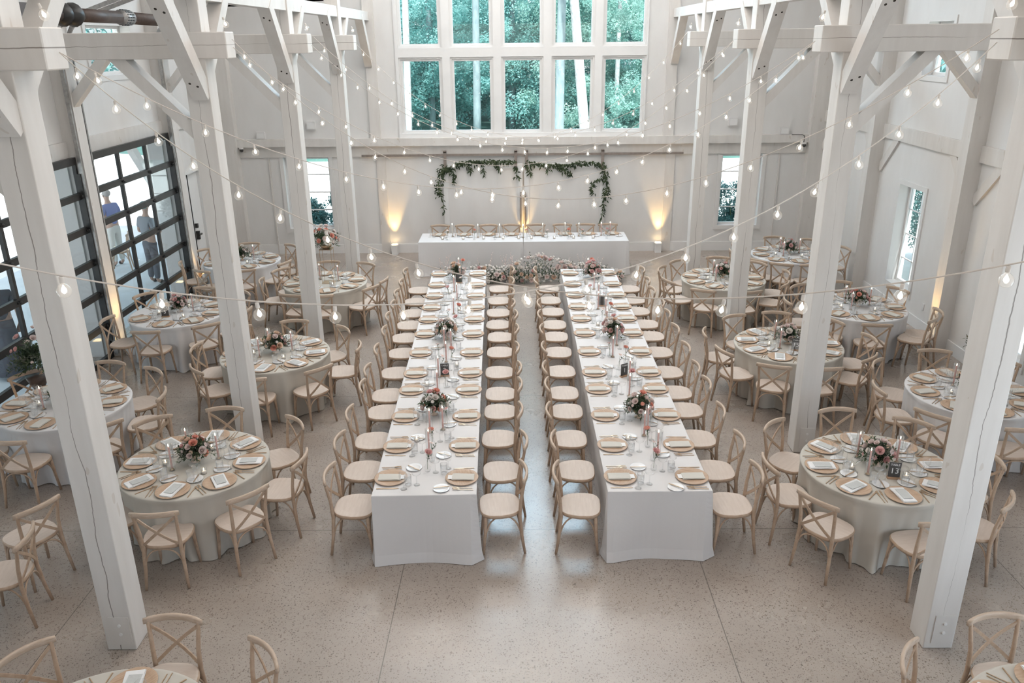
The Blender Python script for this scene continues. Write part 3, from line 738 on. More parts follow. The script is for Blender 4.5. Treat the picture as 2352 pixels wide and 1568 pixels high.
ME_TUMB = MB().lathe([(.001, .008), (.03, .008), (.031, 0), (.034, .003), (.037, .11), (.0355, .11), (.032, .012)], 12, cap0=False, cap1=False).mesh('water_tumbler', M_GLASS, True)
ME_COUPE = MB().lathe([(.032, 0), (.032, .002), (.005, .006), (.0045, .095), (.016, .105), (.045, .125), (.048, .15), (.047, .15)], 12, cap1=False).mesh('coupe_glass', M_GLASS, True)
SETN = [0]
def setting(x, y, face, z, where, style, full=True, grp=''):
    """x, y: plate centre on the table; face: direction from the diner towards the table"""
    rot = face - PI / 2; c, s_ = math.cos(rot), math.sin(rot); SETN[0] += 1; rr = random.Random(SETN[0] * 13 + 5)
    def put(name, me, dx, dy, dz, label, cat, r=0.0, group=None, kids=()):
        o = link(name, me, None, (x + dx * c - dy * s_, y + dx * s_ + dy * c, z + dz), rot + r)
        return tag(o, label, cat, group)
    put('charger_plate', ME_CH, 0, 0, .001, 'wooden charger plate, ' + where, 'plate', rr.uniform(-3, 3), 'charger plates')
    if style == 'round':
        r0 = rr.uniform(-.25, .25)
        put('napkin', rr.choice(ME_NAPW), 0, .0, .003, 'folded white napkin, ' + where, 'napkin', r0, 'white napkins on round tables')
        put('menu_card', ME_MENU, rr.uniform(-.008, .008), .005, .0285, 'grey menu card on napkin, ' + where, 'menu', r0 + rr.uniform(-.06, .06), 'grey menu cards')
    elif style == 'white':
        r0 = rr.uniform(-.3, .3)
        put('napkin', rr.choice(ME_NAPG), 0, .0, .003, 'folded sage napkin, ' + where, 'napkin', r0, 'sage napkins')
    else:
        r0 = rr.uniform(-.05, .05)
        put('place_card', ME_PLACE, 0, .095, .0165, 'small white place card, ' + where, 'card', r0, 'place cards')
        put('napkin', rr.choice(ME_NAPG), 0, -.012, .003, 'folded sage napkin, ' + where, 'napkin', r0, 'sage napkins')
    r0 = rr.uniform(-.05, .05)
    put('fork', ME_FORK, -.19, -.01, .001, 'gold fork beside the plate, ' + where, 'fork', r0, 'gold forks')
    if full: put('fork', ME_FORK, -.222, -.02, .001, 'outer gold fork, ' + where, 'fork', r0 + rr.uniform(-.05, .05), 'gold forks')
    put('knife', ME_KNIFE, .195, -.01, .001, 'gold knife, ' + where, 'knife', rr.uniform(-.06, .06), 'gold knives')
    bx, by = -.14 + rr.uniform(-.02, .02), .225 + rr.uniform(-.015, .015)
    if style == 'long': bx, by = -.2, .2 + rr.uniform(-.01, .015)
    put('bread_plate', ME_BREAD, bx, by, .001, 'small white bread plate, ' + where, 'plate', 0, 'bread plates')
    put('butter_knife', ME_BK, bx + .015, by, .013, 'gold butter knife, ' + where, 'knife', rr.uniform(-.9, .2), 'butter knives')
    gx, gy_ = .10, .21
    if style == 'long': gx, gy_ = .12, .185
    put('water_tumbler', ME_TUMB, gx + rr.uniform(-.01, .01), gy_, .001, 'clear water tumbler, ' + where, 'glass', 0, 'water tumblers')
    put('wine_glass', ME_WINE, gx + .085, gy_ + rr.uniform(-.02, .01) - .02, .001, 'clear wine glass, ' + where, 'glass', 0, 'wine glasses')
    if full: put('coupe_glass', ME_COUPE, gx + .01, gy_ + .085, .001, 'clear coupe glass, ' + where, 'glass', 0, 'coupe glasses')

# ------------------------------------------------------------------ flowers, candles, signs
def rose_mesh(col, seed):
    rr = random.Random(seed); m = MB()
    m.ball((0, 0, .012), .011, 7, 5, 1.2)
    for ring, (n, r, h, tilt) in enumerate(((4, .011, .030, .1), (5, .019, .032, .35), (6, .027, .031, .65), (7, .034, .026, .95))):
        for k in range(n):
            a = 2 * PI * (k + ring * .4 + rr.uniform(-.1, .1)) / n; w_ = r * 1.25; ca, sa = math.cos(a), math.sin(a)
            vs = []
            for j in range(3):
                t = j / 2; rad = r * (.45 + .55 * t) + .006 * t * t * tilt; z = h * math.cos(tilt * t * .8) * (t * 1.1 + .15)
                for i in (-1, 0, 1):
                    ww = w_ * (.55 + .45 * math.sin(PI * (.25 + .6 * t))) * .5
                    rad2 = rad - abs(i) * .004
                    vs.append((rad2 * ca - i * ww * sa, rad2 * sa + i * ww * ca, z))
            m.add(vs, [(j * 3 + i, j * 3 + i + 1, j * 3 + i + 4, j * 3 + i + 3) for j in range(2) for i in range(2)])
    return m.mesh('rose', M_FL[col], True)
def daisy_mesh(col):
    m = MB(); m.ball((0, 0, .006), .008, 6, 4)
    for k in range(9):
        a = 2 * PI * k / 9; m.leaf((0, 0, .004), (math.cos(a), math.sin(a), .25), (0, 0, 1), .034, .018)
    return m.mesh('blossom', M_FL[col])
ROSE = {c: rose_mesh(c, i) for i, c in enumerate(('blush', 'pink', 'coral', 'cream', 'peach', 'red'))}
DAISY = {c: daisy_mesh(c) for c in ('blush', 'pink', 'cream', 'red', 'peach', 'coral')}
def sprig(m, p, d, L, n, lw, rr):
    p = Vector(p); d = Vector(d).normalized(); u = d.orthogonal().normalized(); v = d.cross(u)
    q = [tuple(p + d * L * t + Vector((0, 0, -.18 * L * t * t))) for t in (0, .5, 1)]
    m.tube(q, .0018, 3, False)
    for i in range(n):
        t = .25 + .75 * i / max(n - 1, 1); c = p + d * L * t + Vector((0, 0, -.18 * L * t * t)); a = i * 2.4
        m.leaf(c, d * .6 + u * math.cos(a) * .8 + v * math.sin(a) * .8 + Vector((0, 0, .15)), (0, 0, 1), lw * rr.uniform(.75, 1.2), lw * .42)
def bouquet(root, cz, R, Hh, n_rose, n_small, cols, seed, n_sprig=58, spread=1.0, lw=.06):
    rr = random.Random(seed)
    m, m2 = MB(), MB()
    for i in range(n_sprig):
        a = rr.uniform(0, 2 * PI); e = rr.uniform(-.25, 1.3); d = (math.cos(a) * math.cos(e) * spread, math.sin(a) * math.cos(e) * spread, math.sin(e) * .9)
        sprig(m if rr.random() < .72 else m2, (0, 0, cz), d, R * rr.uniform(.75, 1.38), 11, lw * .8, rr)
    m.build('foliage', M_LEAF, root); m2.build('pale_foliage', M_SAGE, root)
    for i in range(n_rose + n_small):
        a = 2 * PI * (i * .618) + rr.uniform(-.3, .3); f = math.sqrt((i + .5) / (n_rose + n_small)); e = PI / 2 * (1 - f) + rr.uniform(-.12, .12)
        e = max(e, .08)
        d = Vector((math.cos(a) * math.cos(e), math.sin(a) * math.cos(e), math.sin(e)))
        sm = i % 3 == 2 if n_small else False
        k = rr.uniform(.98, 1.2) * (1.12 if sm else 1)
        c = rr.choice(cols)
        o = link('blossom' if sm else 'rose', (DAISY if sm else ROSE)[c], root, (d.x * R * .8 * k, d.y * R * .8 * k, cz + d.z * Hh * k - .01), 0, rr.uniform(.7, 1.2) * (.9 if sm else 1.0))
        o.rotation_euler = d.to_track_quat('Z', 'Y').to_euler()
def bowl(root, z=0, r=.085, h=.10, mat=None):
    MB().lathe([(.045, 0), (.05, .004), (.018, .018), (.016, .04), (.05, .055), (r, h), (r - .004, h), (.045, .06)], 16, (0, 0, z), cap1=True).build('footed_bowl', mat or M_VOTIVE, root, True)
def centrepiece(x, y, z, label, cols, seed, R=.15, Hh=.15, group='flower centrepieces', n=16, m=9):
    r = thing('flower_centrepiece', label, 'flowers', (x, y, z), 0, group); bowl(r); bouquet(r, .12, R, Hh, n, m, cols, seed); return r
ME_TAPER = MB().lathe([(.0105, 0), (.0095, .24), (.004, .246)], 8).mesh('candle_stick', M_PINKWAX, True)
ME_TAPERI = MB().lathe([(.0105, 0), (.0095, .24), (.004, .246)], 8).mesh('candle_stick', M_IVORYWAX, True)
ME_FLAME = MB().lathe([(.001, 0), (.0055, .008), (.005, .015), (.0008, .032)], 6).mesh('flame', M_FLAME, True)
ME_CHIM = MB().lathe([(.034, 0), (.034, .30), (.0325, .30), (.0325, .004)], 14, cap0=True, cap1=False).mesh('glass_cylinder', M_CHIM, True)
ME_HOLD = MB().lathe([(.022, 0), (.024, .006), (.012, .012), (.012, .02)], 10).mesh('candle_cup', M_GOLD, True)
def taper_proto(wax):
    r = thing('taper_candle', '', 'candle')
    link('candle_cup', ME_HOLD, r, (0, 0, .005)); link('candle_stick', wax, r, (0, 0, .022)); link('flame', ME_FLAME, r, (0, 0, .27)); link('glass_cylinder', ME_CHIM, r)
    return Proto(r)
TAPER = taper_proto(ME_TAPER); TAPERI = taper_proto(ME_TAPERI)
def votive_proto():
    r = thing('votive_candle', '', 'candle')
    MB().lathe([(.03, 0), (.031, .003), (.033, .06), (.0315, .06), (.029, .006)], 12, cap0=True, cap1=False).build('votive_glass', M_GLASS, r, True)
    MB().lathe([(.027, .004), (.027, .028)], 12).build('wax', M_IVORYWAX, r, True)
    link('flame', ME_FLAME, r, (0, 0, .03)); return Proto(r)
VOTIVE = votive_proto()
def budvase_proto(col, kind):
    r = thing('bud_vase', '', 'vase')
    MB().lathe([(.026, 0), (.03, .01), (.03, .05), (.012, .085), (.011, .115), (.014, .12)], 12, cap1=False).build('glass_bottle', M_GLASS, r, True)
    MB().tube([(0, 0, .02), (.004, .002, .12), (.012, .006, .2)], .002, 4).build('stem', M_STEM, r)
    o = link('rose' if kind == 'rose' else 'blossom', (ROSE if kind == 'rose' else DAISY)[col], r, (.013, .006, .2), 0, 1.05); o.rotation_euler = (.25, .3, 0)
    m = MB(); rr = random.Random(5); sprig(m, (0, 0, .11), (.3, -.4, 1), .1, 6, .03, rr); m.build('foliage', M_LEAF, r)
    return Proto(r)
BUD = [budvase_proto('pink', 'rose'), budvase_proto('blush', 'daisy'), budvase_proto('coral', 'rose'), budvase_proto('pink', 'daisy')]
BUDN = ['a pink rose', 'a blush blossom', 'a coral rose', 'a pink blossom']
def text_mesh(s, size, mat):
    c = bpy.data.curves.new('lettering', 'FONT'); c.body = s; c.size = size; c.align_x = 'CENTER'; c.align_y = 'CENTER'; c.extrude = .0006
    o = bpy.data.objects.new('lettering', c); COL.objects.link(o); bpy.context.view_layer.update()
    me = bpy.data.meshes.new_from_object(o.evaluated_get(bpy.context.evaluated_depsgraph_get())); me.materials.clear(); me.materials.append(mat)
    bpy.data.objects.remove(o); return me
def table_sign(x, y, z, num, face, label):
    """face: direction the lettering looks towards, radians"""
    r = thing('table_number_sign', label, 'sign', (x, y, z), face + PI / 2, 'table number signs')
    MB().box(-.06, .06, -.022, .022, 0, .018).build('sign_base', M_SIGNWOOD, r)
    MB().box(-.056, .056, -.003, .003, .018, .178).build('sign_board', M_SIGN, r)
    if num:
        for s, sz, zz in (('TABLE', .031, .152), (num, .085, .085)):
            o = link('lettering', text_mesh(s, sz, M_TEXT), r, (0, -.0042, zz)); o.rotation_euler = (PI / 2, 0, 0)
    return r

# ------------------------------------------------------------------ tables and cloths
TZ = .75
def round_cloth(cx, cy, R, seats, mat, seed, label, drop=0.004):
    rr = random.Random(seed); n = 192; rows = 16; ph = [rr.uniform(0, 2 * PI) for _ in range(4)]
    m = MB(); vs = [(0, 0, TZ)]
    rings = [(.5 * R, TZ), (.96 * R, TZ), (R * .99, TZ - .002), (R, TZ - .012)]
    for r, z in rings:
        for k in range(n): a = 2 * PI * k / n; vs.append((r * math.cos(a), r * math.sin(a), z))
    for j in range(1, rows + 1):
        s = j / rows; z = TZ - .012 - (TZ - .012 - drop) * s
        for k in range(n):
            a = 2 * PI * k / n
            d = min(abs((a - q + PI) % (2 * PI) - PI) for q in seats) if seats else .4
            press = math.exp(-(d / .20) ** 2)
            fold = .5 + .5 * math.sin(17 * a + ph[0] + .9 * math.sin(3 * a + ph[1])); fold = fold ** 1.6 * (.65 + .35 * math.sin(5 * a + ph[3]))
            fine = math.sin(31 * a + ph[2] + 1.5 * math.sin(4 * a + s * 1.5)) * .5
            r = R - .008 - .05 * s ** .8 - press * .085 * s ** .6 + s ** .75 * (.092 * fold * (1 - .55 * press) + .020 * fine) + .03 * max(0, s - .9) * 10 * (.4 + .6 * fold) * (1 - press)
            vs.append((r * math.cos(a), r * math.sin(a), z + (0 if s < 1 else .004 * (1 + fine))))
    nr = len(rings) + rows
    fs = [(0, 1 + k, 1 + (k + 1) % n) for k in range(n)]
    for i in range(nr - 1):
        for k in range(n): fs.append((1 + i * n + k, 1 + (i + 1) * n + k, 1 + (i + 1) * n + (k + 1) % n, 1 + i * n + (k + 1) % n))
    m.add(vs, fs); o = m.build('tablecloth', mat, None, True, (cx, cy, 0)); tag(o, label, 'tablecloth', 'round tablecloths')
    t = thing('round_table', 'round table under the cloth of the ' + label.split('covering the ')[1], 'table', (cx, cy, 0), 0, 'round banquet tables')
    MB().lathe([(R - .05, TZ - .045), (R - .05, TZ - .006)], 40).build('tabletop', M_CHAIR, t)
    for q in range(4):
        a = q * PI / 2 + .4; MB().tube([(.3 * math.cos(a), .3 * math.sin(a), TZ - .045), (.42 * math.cos(a), .42 * math.sin(a), .0)], .016, 6).build('leg', M_BLACK, t)
    return o
def rect_cloth(cx, cy, ang, W, L, mat, seed, label, inset_side, hem=True, group=None):
    rr = random.Random(seed); per = []; hw, hl = W / 2, L / 2; step = .06
    def seg(x0, y0, x1, y1, nx, ny, side_):
        n = max(2, int(math.hypot(x1 - x0, y1 - y0) / step))
        for i in range(n): t = i / n; per.append((x0 + (x1 - x0) * t, y0 + (y1 - y0) * t, nx, ny, side_, min(t, 1 - t) * math.hypot(x1 - x0, y1 - y0)))
    seg(-hw, -hl, hw, -hl, 0, -1, 'end'); seg(hw, -hl, hw, hl, 1, 0, 'side'); seg(hw, hl, -hw, hl, 0, 1, 'end'); seg(-hw, hl, -hw, -hl, -1, 0, 'side')
    n = len(per); rows = 14; vs = []; ph = [rr.uniform(0, 6) for _ in range(6)]
    for j, (ins, z) in enumerate(((.012, TZ), (.002, TZ - .003), (0, TZ - .012))):
        for (x, y, nx, ny, sd, dc) in per:
            vs.append((x * (1 - ins / hw), y * (1 - ins / hl), z))
    u = 0
    for j in range(1, rows + 1):
        s = j / rows; z = TZ - .012 - (TZ - .015) * s
        for i, (x, y, nx, ny, sd, dc) in enumerate(per):
            uu = i * step
            corner = math.exp(-(dc / .16) ** 2)
            f = math.sin(uu * 5.2 + ph[0] + 1.1 * math.sin(uu * 2.1 + ph[1])) * .5 + math.sin(uu * 13 + ph[2]) * .25
            off = (-.055 if sd == 'side' else .0) * inset_side * s ** .7 * (1 - corner) + s * (.026 * f) + corner * .035 * s * (1 + .8 * f) + .02 * max(0, s - .85) * 6
            if sd == 'end': off += .03 * s
            vs.append((x + nx * off, y + ny * off, z + (.004 * f if s == 1 else 0)))
    fs = [tuple(range(n))]
    for i in range(rows + 2):
        for k in range(n): fs.append((i * n + k, (i + 1) * n + k, (i + 1) * n + (k + 1) % n, i * n + (k + 1) % n))
    m = MB().add(vs, fs); o = m.build('tablecloth', mat, None, False, (cx, cy, 0), ang)
    tag(o, label, 'tablecloth', group)
    t = thing('banquet_table', 'banquet table hidden under the cloth of the ' + label.split('over the ')[1], 'table', (cx, cy, 0), ang)
    MB().box(-hw + .03, hw - .03, -hl + .03, hl - .03, TZ - .045, TZ - .006).build('tabletop', M_CHAIR, t)
    for a in (-1, 1):
        for b in (-1, 1): MB().box(a * (hw - .16) - .03, a * (hw - .16) + .03, b * (hl - .16) - .03, b * (hl - .16) + .03, 0, TZ - .045).build('leg', M_CHAIR, t)
    return o

# long tables
YS = [7.05, 7.72, 8.45, 9.2, 9.74, 10.48, 11.24, 11.9, 12.5, 13.14, 13.79, 14.51]
for nm, (xa, ya), (xb, yb), tnum in (('left', (-.984, 6.735), (-1.204, 14.82), '2'), ('right', (1.299, 6.79), (1.225, 14.85), '1')):
    L = math.hypot(xb - xa, yb - ya); ang = math.atan2(yb - ya, xb - xa) - PI / 2; W = 1.015
    lab = nm + ' long table'
    o = rect_cloth((xa + xb) / 2, (ya + yb) / 2, ang, W, L, M_CLOTHW, 31 + len(nm), 'white tablecloth draped over the %s long table' % nm, 1.0, group='long white tablecloths')
    MB().box(-W / 2 + .004, W / 2 - .004, 9.43 - (ya + yb) / 2, 9.45 - (ya + yb) / 2, TZ, TZ + .002).build('hem_seam', M_CLOTHW, o)
    def at(y, off):
        t = (y - ya) / (yb - ya); return xa + (xb - xa) * t + off, y
    for i, y in enumerate(YS):
        for s in (-1, 1):
            rr = random.Random(i * 7 + s + (100 if nm == 'left' else 300)); sd = 'left' if s < 0 else 'right'
            wh = '%s from near end, %s side of %s' % (ORD[i], sd, lab)
            px, py = at(y, s * .355)
            setting(px, py, (PI if s > 0 else 0) + ang, TZ, wh, 'long', True)
            cx, cy = at(y + rr.uniform(-.025, .025) - (.02 if i == 0 else 0), s * (.735 + rr.uniform(-.015, .03)))
            chair(cx, cy, (PI if s > 0 else 0) + ang + rr.uniform(-.07, .07), 'wooden crossback chair, ' + wh, 'chairs along the long tables')
    # along the middle
    pin = lambda y, off: (*at(y, off), TZ + .001)
    fl = [(8.42 if nm == 'right' else 8.52, ['cream', 'blush', 'cream', 'pink', 'coral'] if nm == 'left' else ['cream', 'blush', 'blush', 'peach', 'coral'], 'low centrepiece of cream and coral roses, nearest on the '),
          (11.05, ['peach', 'blush', 'cream'] if nm == 'left' else ['blush', 'pink', 'cream', 'peach'], 'low centrepiece with trailing leaves, middle of the '),
          (14.2, ['cream', 'blush', 'peach', 'blush'] if nm == 'left' else ['pink', 'blush', 'pink'], 'low centrepiece at the far end of the ')]
    for k, (yy, cols, lb) in enumerate(fl):
        X_, Y_ = at(yy, -.03 if nm == 'left' else .03)
        centrepiece(X_, Y_, TZ + .001, lb + lab, cols, 50 + k + len(nm), .15, .17)
    tp = [(7.55, -.01), (8.05, -.04), (8.12, .1), (9.15, -.03), (9.62, -.05), (10.15, .02), (10.65, .06), (10.72, -.04), (12.2, .02), (12.95, .04), (13.4, -.03), (14.0, .05), (14.6, .0)]
    if nm == 'right': tp = [(7.5, .09), (7.95, .02), (8.1, .08), (9.0, .0), (9.5, .07), (10.3, -.05), (10.75, .06), (11.5, .0), (12.1, .05), (12.4, -.04), (12.9, .02), (13.5, .0), (14.5, -.02)]
    for k, (yy, of) in enumerate(tp):
        TAPER.put('lit pink taper in glass cylinder, %s from near end of %s' % (ORD[k], lab), pin(yy, of), 0, 'taper candles')
    vt = [(7.85, -.17), (8.9, .08), (9.35, -.18), (10.0, .17), (11.6, -.12), (12.35, .1), (13.3, -.1)]
    for k, (yy, of) in enumerate(vt):
        VOTIVE.put('small lit votive, %s from near end of %s' % (ORD[k], lab), pin(yy, of), 0, 'votive candles')
    bv = [(7.2, -.0), (7.4, .03), (7.7, .02), (8.25, .14), (9.3, .06), (9.85, -.02), (10.1, .1), (10.3, -.09), (11.45, .1), (11.8, -.04), (12.0, .1), (12.6, .08), (13.0, -.1), (13.6, .08), (14.75, .06)]
    for k, (yy, of) in enumerate(bv):
        BUD[k % 4].put('bud vase with %s, %s from near end of %s' % (BUDN[k % 4], ORD[k], lab), pin(yy, of), k * 1.3, 'bud vases')
    X_, Y_ = at(9.66 if nm == 'left' else 9.62, .03 if nm == 'left' else .02)
    table_sign(X_, Y_, TZ + .001, tnum, -PI / 2 + (.12 if nm == 'left' else .55), 'charcoal TABLE %s sign on the %s' % (tnum, lab))
    X_, Y_ = at(13.95 if nm == 'left' else 12.55, .03)
    table_sign(X_, Y_, TZ + .001, '', PI / 2, 'small sign seen from its blank back, %s' % lab)

# head table: two cloths meeting at the centre
for nm, x0, x1, sd in (('left', -2.262, .018, 1), ('right', .026, 2.305, 2)):
    rect_cloth((x0 + x1) / 2, 17.515, .0, x1 - x0, .86, M_CLOTHW, 70 + sd, 'white tablecloth draped over the %s half of the head table' % nm, .0, group='head table cloths')
HX = [-1.90, -1.335, -.775, -.262, .316, .924, 1.45, 1.977]
for i, x in enumerate(HX):
    wh = '%s seat from left at the head table' % ORD[i]
    setting(x + .03, 17.76, -PI / 2, TZ, wh, 'white', False)
    chair(x, 18.12, -PI / 2 + random.uniform(-.05, .05), 'wooden crossback chair, ' + wh, 'chairs behind the head table')
for k, (x, yy) in enumerate(((-1.55, 17.6), (-.98, 17.5), (-.5, 17.5), (.02, 17.45), (.45, 17.55), (.95, 17.6), (1.25, 17.55), (1.75, 17.6), (1.95, 17.65))):
    (TAPERI if k < 7 else TAPER).put('tall lit taper in glass cylinder, %s from left on the head table' % ORD[k], (x, yy, TZ + .001), 0, 'taper candles')
for k, x in enumerate((-1.75, -1.3, -.85, -.42, -.08, .2, .7, 1.12, 1.55)):
    VOTIVE.put('small lit votive, %s from left on the head table' % ORD[k], (x, 17.33, TZ + .001), 0, 'votive candles')
for k, x in enumerate((-1.65, -1.05, -.6, .1, .55, 1.0, 1.3, 1.85)):
    BUD[(k + 1) % 4].put('bud vase with %s, %s from left on the head table' % (BUDN[(k + 1) % 4], ORD[k]), (x, 17.3, TZ + .001), k * 1.1, 'bud vases')

# round tables: centre, seats, phase of the first seat, cloth, short description
RT = {'A': (-2.70, 3.72, 8, 0, 'g', 'bottom left corner table'), 'RA': (3.47, 3.755, 8, 0, 'g', 'bottom right corner table'),
      'B': (-3.45, 7.40, 8, 0, 'g', 'front left greige table'), 'D': (-3.5, 10.53, 8, 0, 'g', 'second greige table on the left'),
      'F': (-3.59, 14.06, 8, -165, 'g', 'greige table with the tall flower stand'), 'TC': (-5.6, 8.88, 8, 2, 'w', 'left edge white table'),
      'E': (-5.6, 12.35, 7, 0, 'w', 'white table number 5'), 'G': (-5.63, 15.66, 8, -150, 'w', 'back left white table'),
      'RB': (3.58, 7.25, 8, 0, 'g', 'greige table number 13'), 'C': (3.76, 10.75, 9, 2, 'g', 'greige table number 15'),
      'RD': (3.63, 14.12, 9, 2, 'g', 'back right greige table'), 'RG': (5.48, 9.07, 8, 0, 'w', 'right edge white table'),
      'RF': (5.40, 12.43, 8, -5, 'w', 'white table by the right window'), 'RE': (5.36, 15.83, 8, 3, 'w', 'back right corner white table')}
TR = .752
# chairs that do not stand squarely at their setting: seat index -> (x, y, direction faced)
SEATS_AT = {'E': [-146, -90, -45, -3, 45, 92, 141]}
MOVED = {('E', 0): (-6.25, 11.78, math.radians(-4)), ('RF', 0): (6.2, 11.93, math.radians(172))}
CHAIR_AT = {'G': [-150, -108, -71, -25, 12, 49, 101, 150], 'RE': [3, 49, 93, 137, 180, -137, -112, -88], 'F': [-175, -111, -82, -34, -8, 57, 100, 151]}
def clock(a): 
    h = round((90 - math.degrees(a)) / 30) % 12; return '%d o\'clock' % (h or 12)
for key, (cx, cy, n, ph, cl, desc) in RT.items():
    seats = [math.radians(ph) + 2 * PI * k / n for k in range(n)]
    if key in SEATS_AT: seats = [math.radians(q) for q in SEATS_AT[key]]
    if key in ('A', 'RA'): seats = [a for a in seats if math.sin(a) > -.1]
    mat = M_CLOTHG if cl == 'g' else M_CLOTHW
    round_cloth(cx, cy, TR, seats, mat, sum(map(ord, key)) * 3, 'floor-length %s cloth covering the %s' % ('greige' if cl == 'g' else 'white', desc))
    for k, a in enumerate(seats):
        rr = random.Random(k * 31 + sum(map(ord, key)))
        wh = '%s seat of %s' % (clock(a), desc)
        setting(cx + .572 * math.cos(a), cy + .572 * math.sin(a), a + PI, TZ, wh, 'round' if cl == 'g' and key not in ('RD', 'F') else 'white', cy < 13)
        if (key, k) in MOVED:
            mx_, my_, mf_ = MOVED[(key, k)]; chair(mx_, my_, mf_, 'wooden crossback chair turned aside, ' + wh, 'chairs at the round tables'); continue
        ca_ = math.radians(CHAIR_AT[key][k]) if key in CHAIR_AT else a
        wh = '%s seat of %s' % (clock(ca_), desc)
        aa = ca_ + rr.uniform(-.06, .06); r = .885 + rr.uniform(-.02, .05)
        chair(cx + r * math.cos(aa), cy + r * math.sin(aa), aa + PI + rr.uniform(-.14, .14), 'wooden crossback chair, ' + wh, 'chairs at the round tables')
    seed = sum(map(ord, key))
    cols = {'B': ['pink', 'blush', 'coral', 'peach', 'blush'], 'D': ['coral', 'blush', 'pink', 'cream', 'peach'], 'E': ['pink', 'blush', 'blush'], 'C': ['pink', 'blush', 'blush', 'cream'],
            'RB': ['blush', 'blush', 'pink', 'cream'], 'RF': ['pink', 'coral', 'cream', 'blush'], 'RE': ['pink', 'blush', 'blush']}.get(key, ['pink', 'blush', 'cream'])
    if key not in ('A', 'RA', 'F'):
        centrepiece(cx, cy + (.03 if key != 'E' else .08), TZ + .001, 'low %s rose centrepiece on the %s' % (cols[0], desc), cols, seed, .15 if key != 'E' else .12, .15, n=14 if cy < 13 else 10, m=8 if cy < 13 else 5)
    for k, a in enumerate((.35, 2.2, 3.9)):
        if key in ('A', 'RA') and k == 2: continue
        TAPER.put('lit pink taper, %s of the %s' % (('right', 'rear', 'left')[k], desc), (cx + .235 * math.cos(a), cy + .235 * math.sin(a), TZ + .001), 0, 'taper candles')
    for k, a in enumerate((-.9, 1.3, 3.3)):
        if key in ('A', 'RA') and k != 1: continue
        VOTIVE.put('small lit votive, %s of the %s' % (('front', 'rear', 'left')[k], desc), (cx + .29 * math.cos(a), cy + .29 * math.sin(a), TZ + .001), 0, 'votive candles')
for key, num, dx, dy, f in (('E', '5', -.12, -.2, .1), ('RB', '13', .05, -.24, -.15), ('C', '15', .02, -.25, -.15)):
    table_sign(RT[key][0] + dx, RT[key][1] + dy, TZ + .001, num, -PI / 2 + f, 'charcoal TABLE %s sign on its round table' % num)
for key, dx, dy in (('RD', .06, -.22), ('RF', -.06, -.24), ('G', .1, -.25)):
    pass

# tall flower stand on table F
fs = thing('tall_flower_stand', 'tall arrangement of blush roses on a thin gold stand', 'flowers', (-3.52, 14.06, TZ + .001))
for sx in (-1, 1):
    for sy in (-1, 1): MB().tube([(sx * .1, sy * .1, 0), (sx * .1, sy * .1, .62)], .004, 5).build('stand_leg', M_GOLD, fs)
MB().box(-.11, .11, -.11, .11, .62, .628).build('stand_top', M_GOLD, fs); MB().box(-.11, .11, -.11, .11, 0, .006).build('stand_foot', M_GOLD, fs)
MB().lathe([(.06, .628), (.1, .67), (.105, .7)], 14).build('bowl', M_GOLD, fs, True)
bouquet(fs, .76, .24, .26, 24, 14, ['blush', 'pink', 'cream', 'coral', 'blush'], 91, 70, 1.0, .06)

# two arrangements by the walls
o = thing('flower_urn', 'dark leafy flower arrangement by the left garage door, partly behind front post', 'flowers', (-6.42, 9.72, 0))
MB().lathe([(.13, 0), (.13, .03), (.05, .08), (.045, .55), (.1, .66), (.14, .78)], 16).build('urn', M_BRONZE, o, True)
bouquet(o, .98, .24, .46, 7, 6, ['pink', 'blush', 'blush'], 17, 90, .8, .08)
o = thing('flower_stand', 'small pink arrangement on a stand by the right wall', 'flowers', (6.3, 10.35, 0))
MB().tube([(0, 0, .01), (0, 0, .72)], .015, 8).lathe([(.14, 0), (.14, .015)], 16).lathe([(.02, .7), (.09, .74), (.1, .8)], 14).build('stand', M_GOLD, o, True)
bouquet(o, .9, .22, .24, 14, 8, ['pink', 'blush', 'coral'], 23, 40, 1.0, .07)
# chairs of the table outside the left edge
for i, (x, y, a) in enumerate(((-4.75, 6.55, 150), (-4.62, 5.92, 190), (-4.72, 5.28, 205))):
    chair(x, y, math.radians(a), 'crossback chair at the left picture edge, %s from front' % ('third', 'second', 'first')[i], 'chairs at the left edge')

# ground arrangement in front of the head table
g = thing('floor_flower_hedge', 'long low hedge of blush and white roses before the head table', 'flowers', (0, 16.62, 0))
rr = random.Random(3); m, m2, m3 = MB(), MB(), MB()
def gx_(): return rr.uniform(-1.75, 2.15)
def hz(x): return .37 + .13 * math.sin(x * 2.1 + .6) + .06 * math.sin(x * 5)
for i in range(420):
    x = gx_(); a = rr.uniform(0, 2 * PI); e = rr.uniform(.1, 1.5)
    sprig((m, m, m2)[i % 3], (x, rr.uniform(-.12, .12), .03), (math.cos(a) * math.cos(e), math.sin(a) * math.cos(e), math.sin(e)), hz(x) * rr.uniform(.7, 1.25), 8, .06, rr)
for i in range(34):
    x = gx_(); a = rr.uniform(0, 2 * PI); e = rr.uniform(.9, 1.5)
    sprig(m3, (x, rr.uniform(-.05, .15), .1), (math.cos(a) * math.cos(e), math.sin(a) * math.cos(e), math.sin(e)), rr.uniform(.4, .62), 14, .035, rr)
m.build('foliage', M_LEAF, g); m2.build('pale_foliage', M_SAGE, g); m3.build('blush_sprays', M_FL['blush'], g)
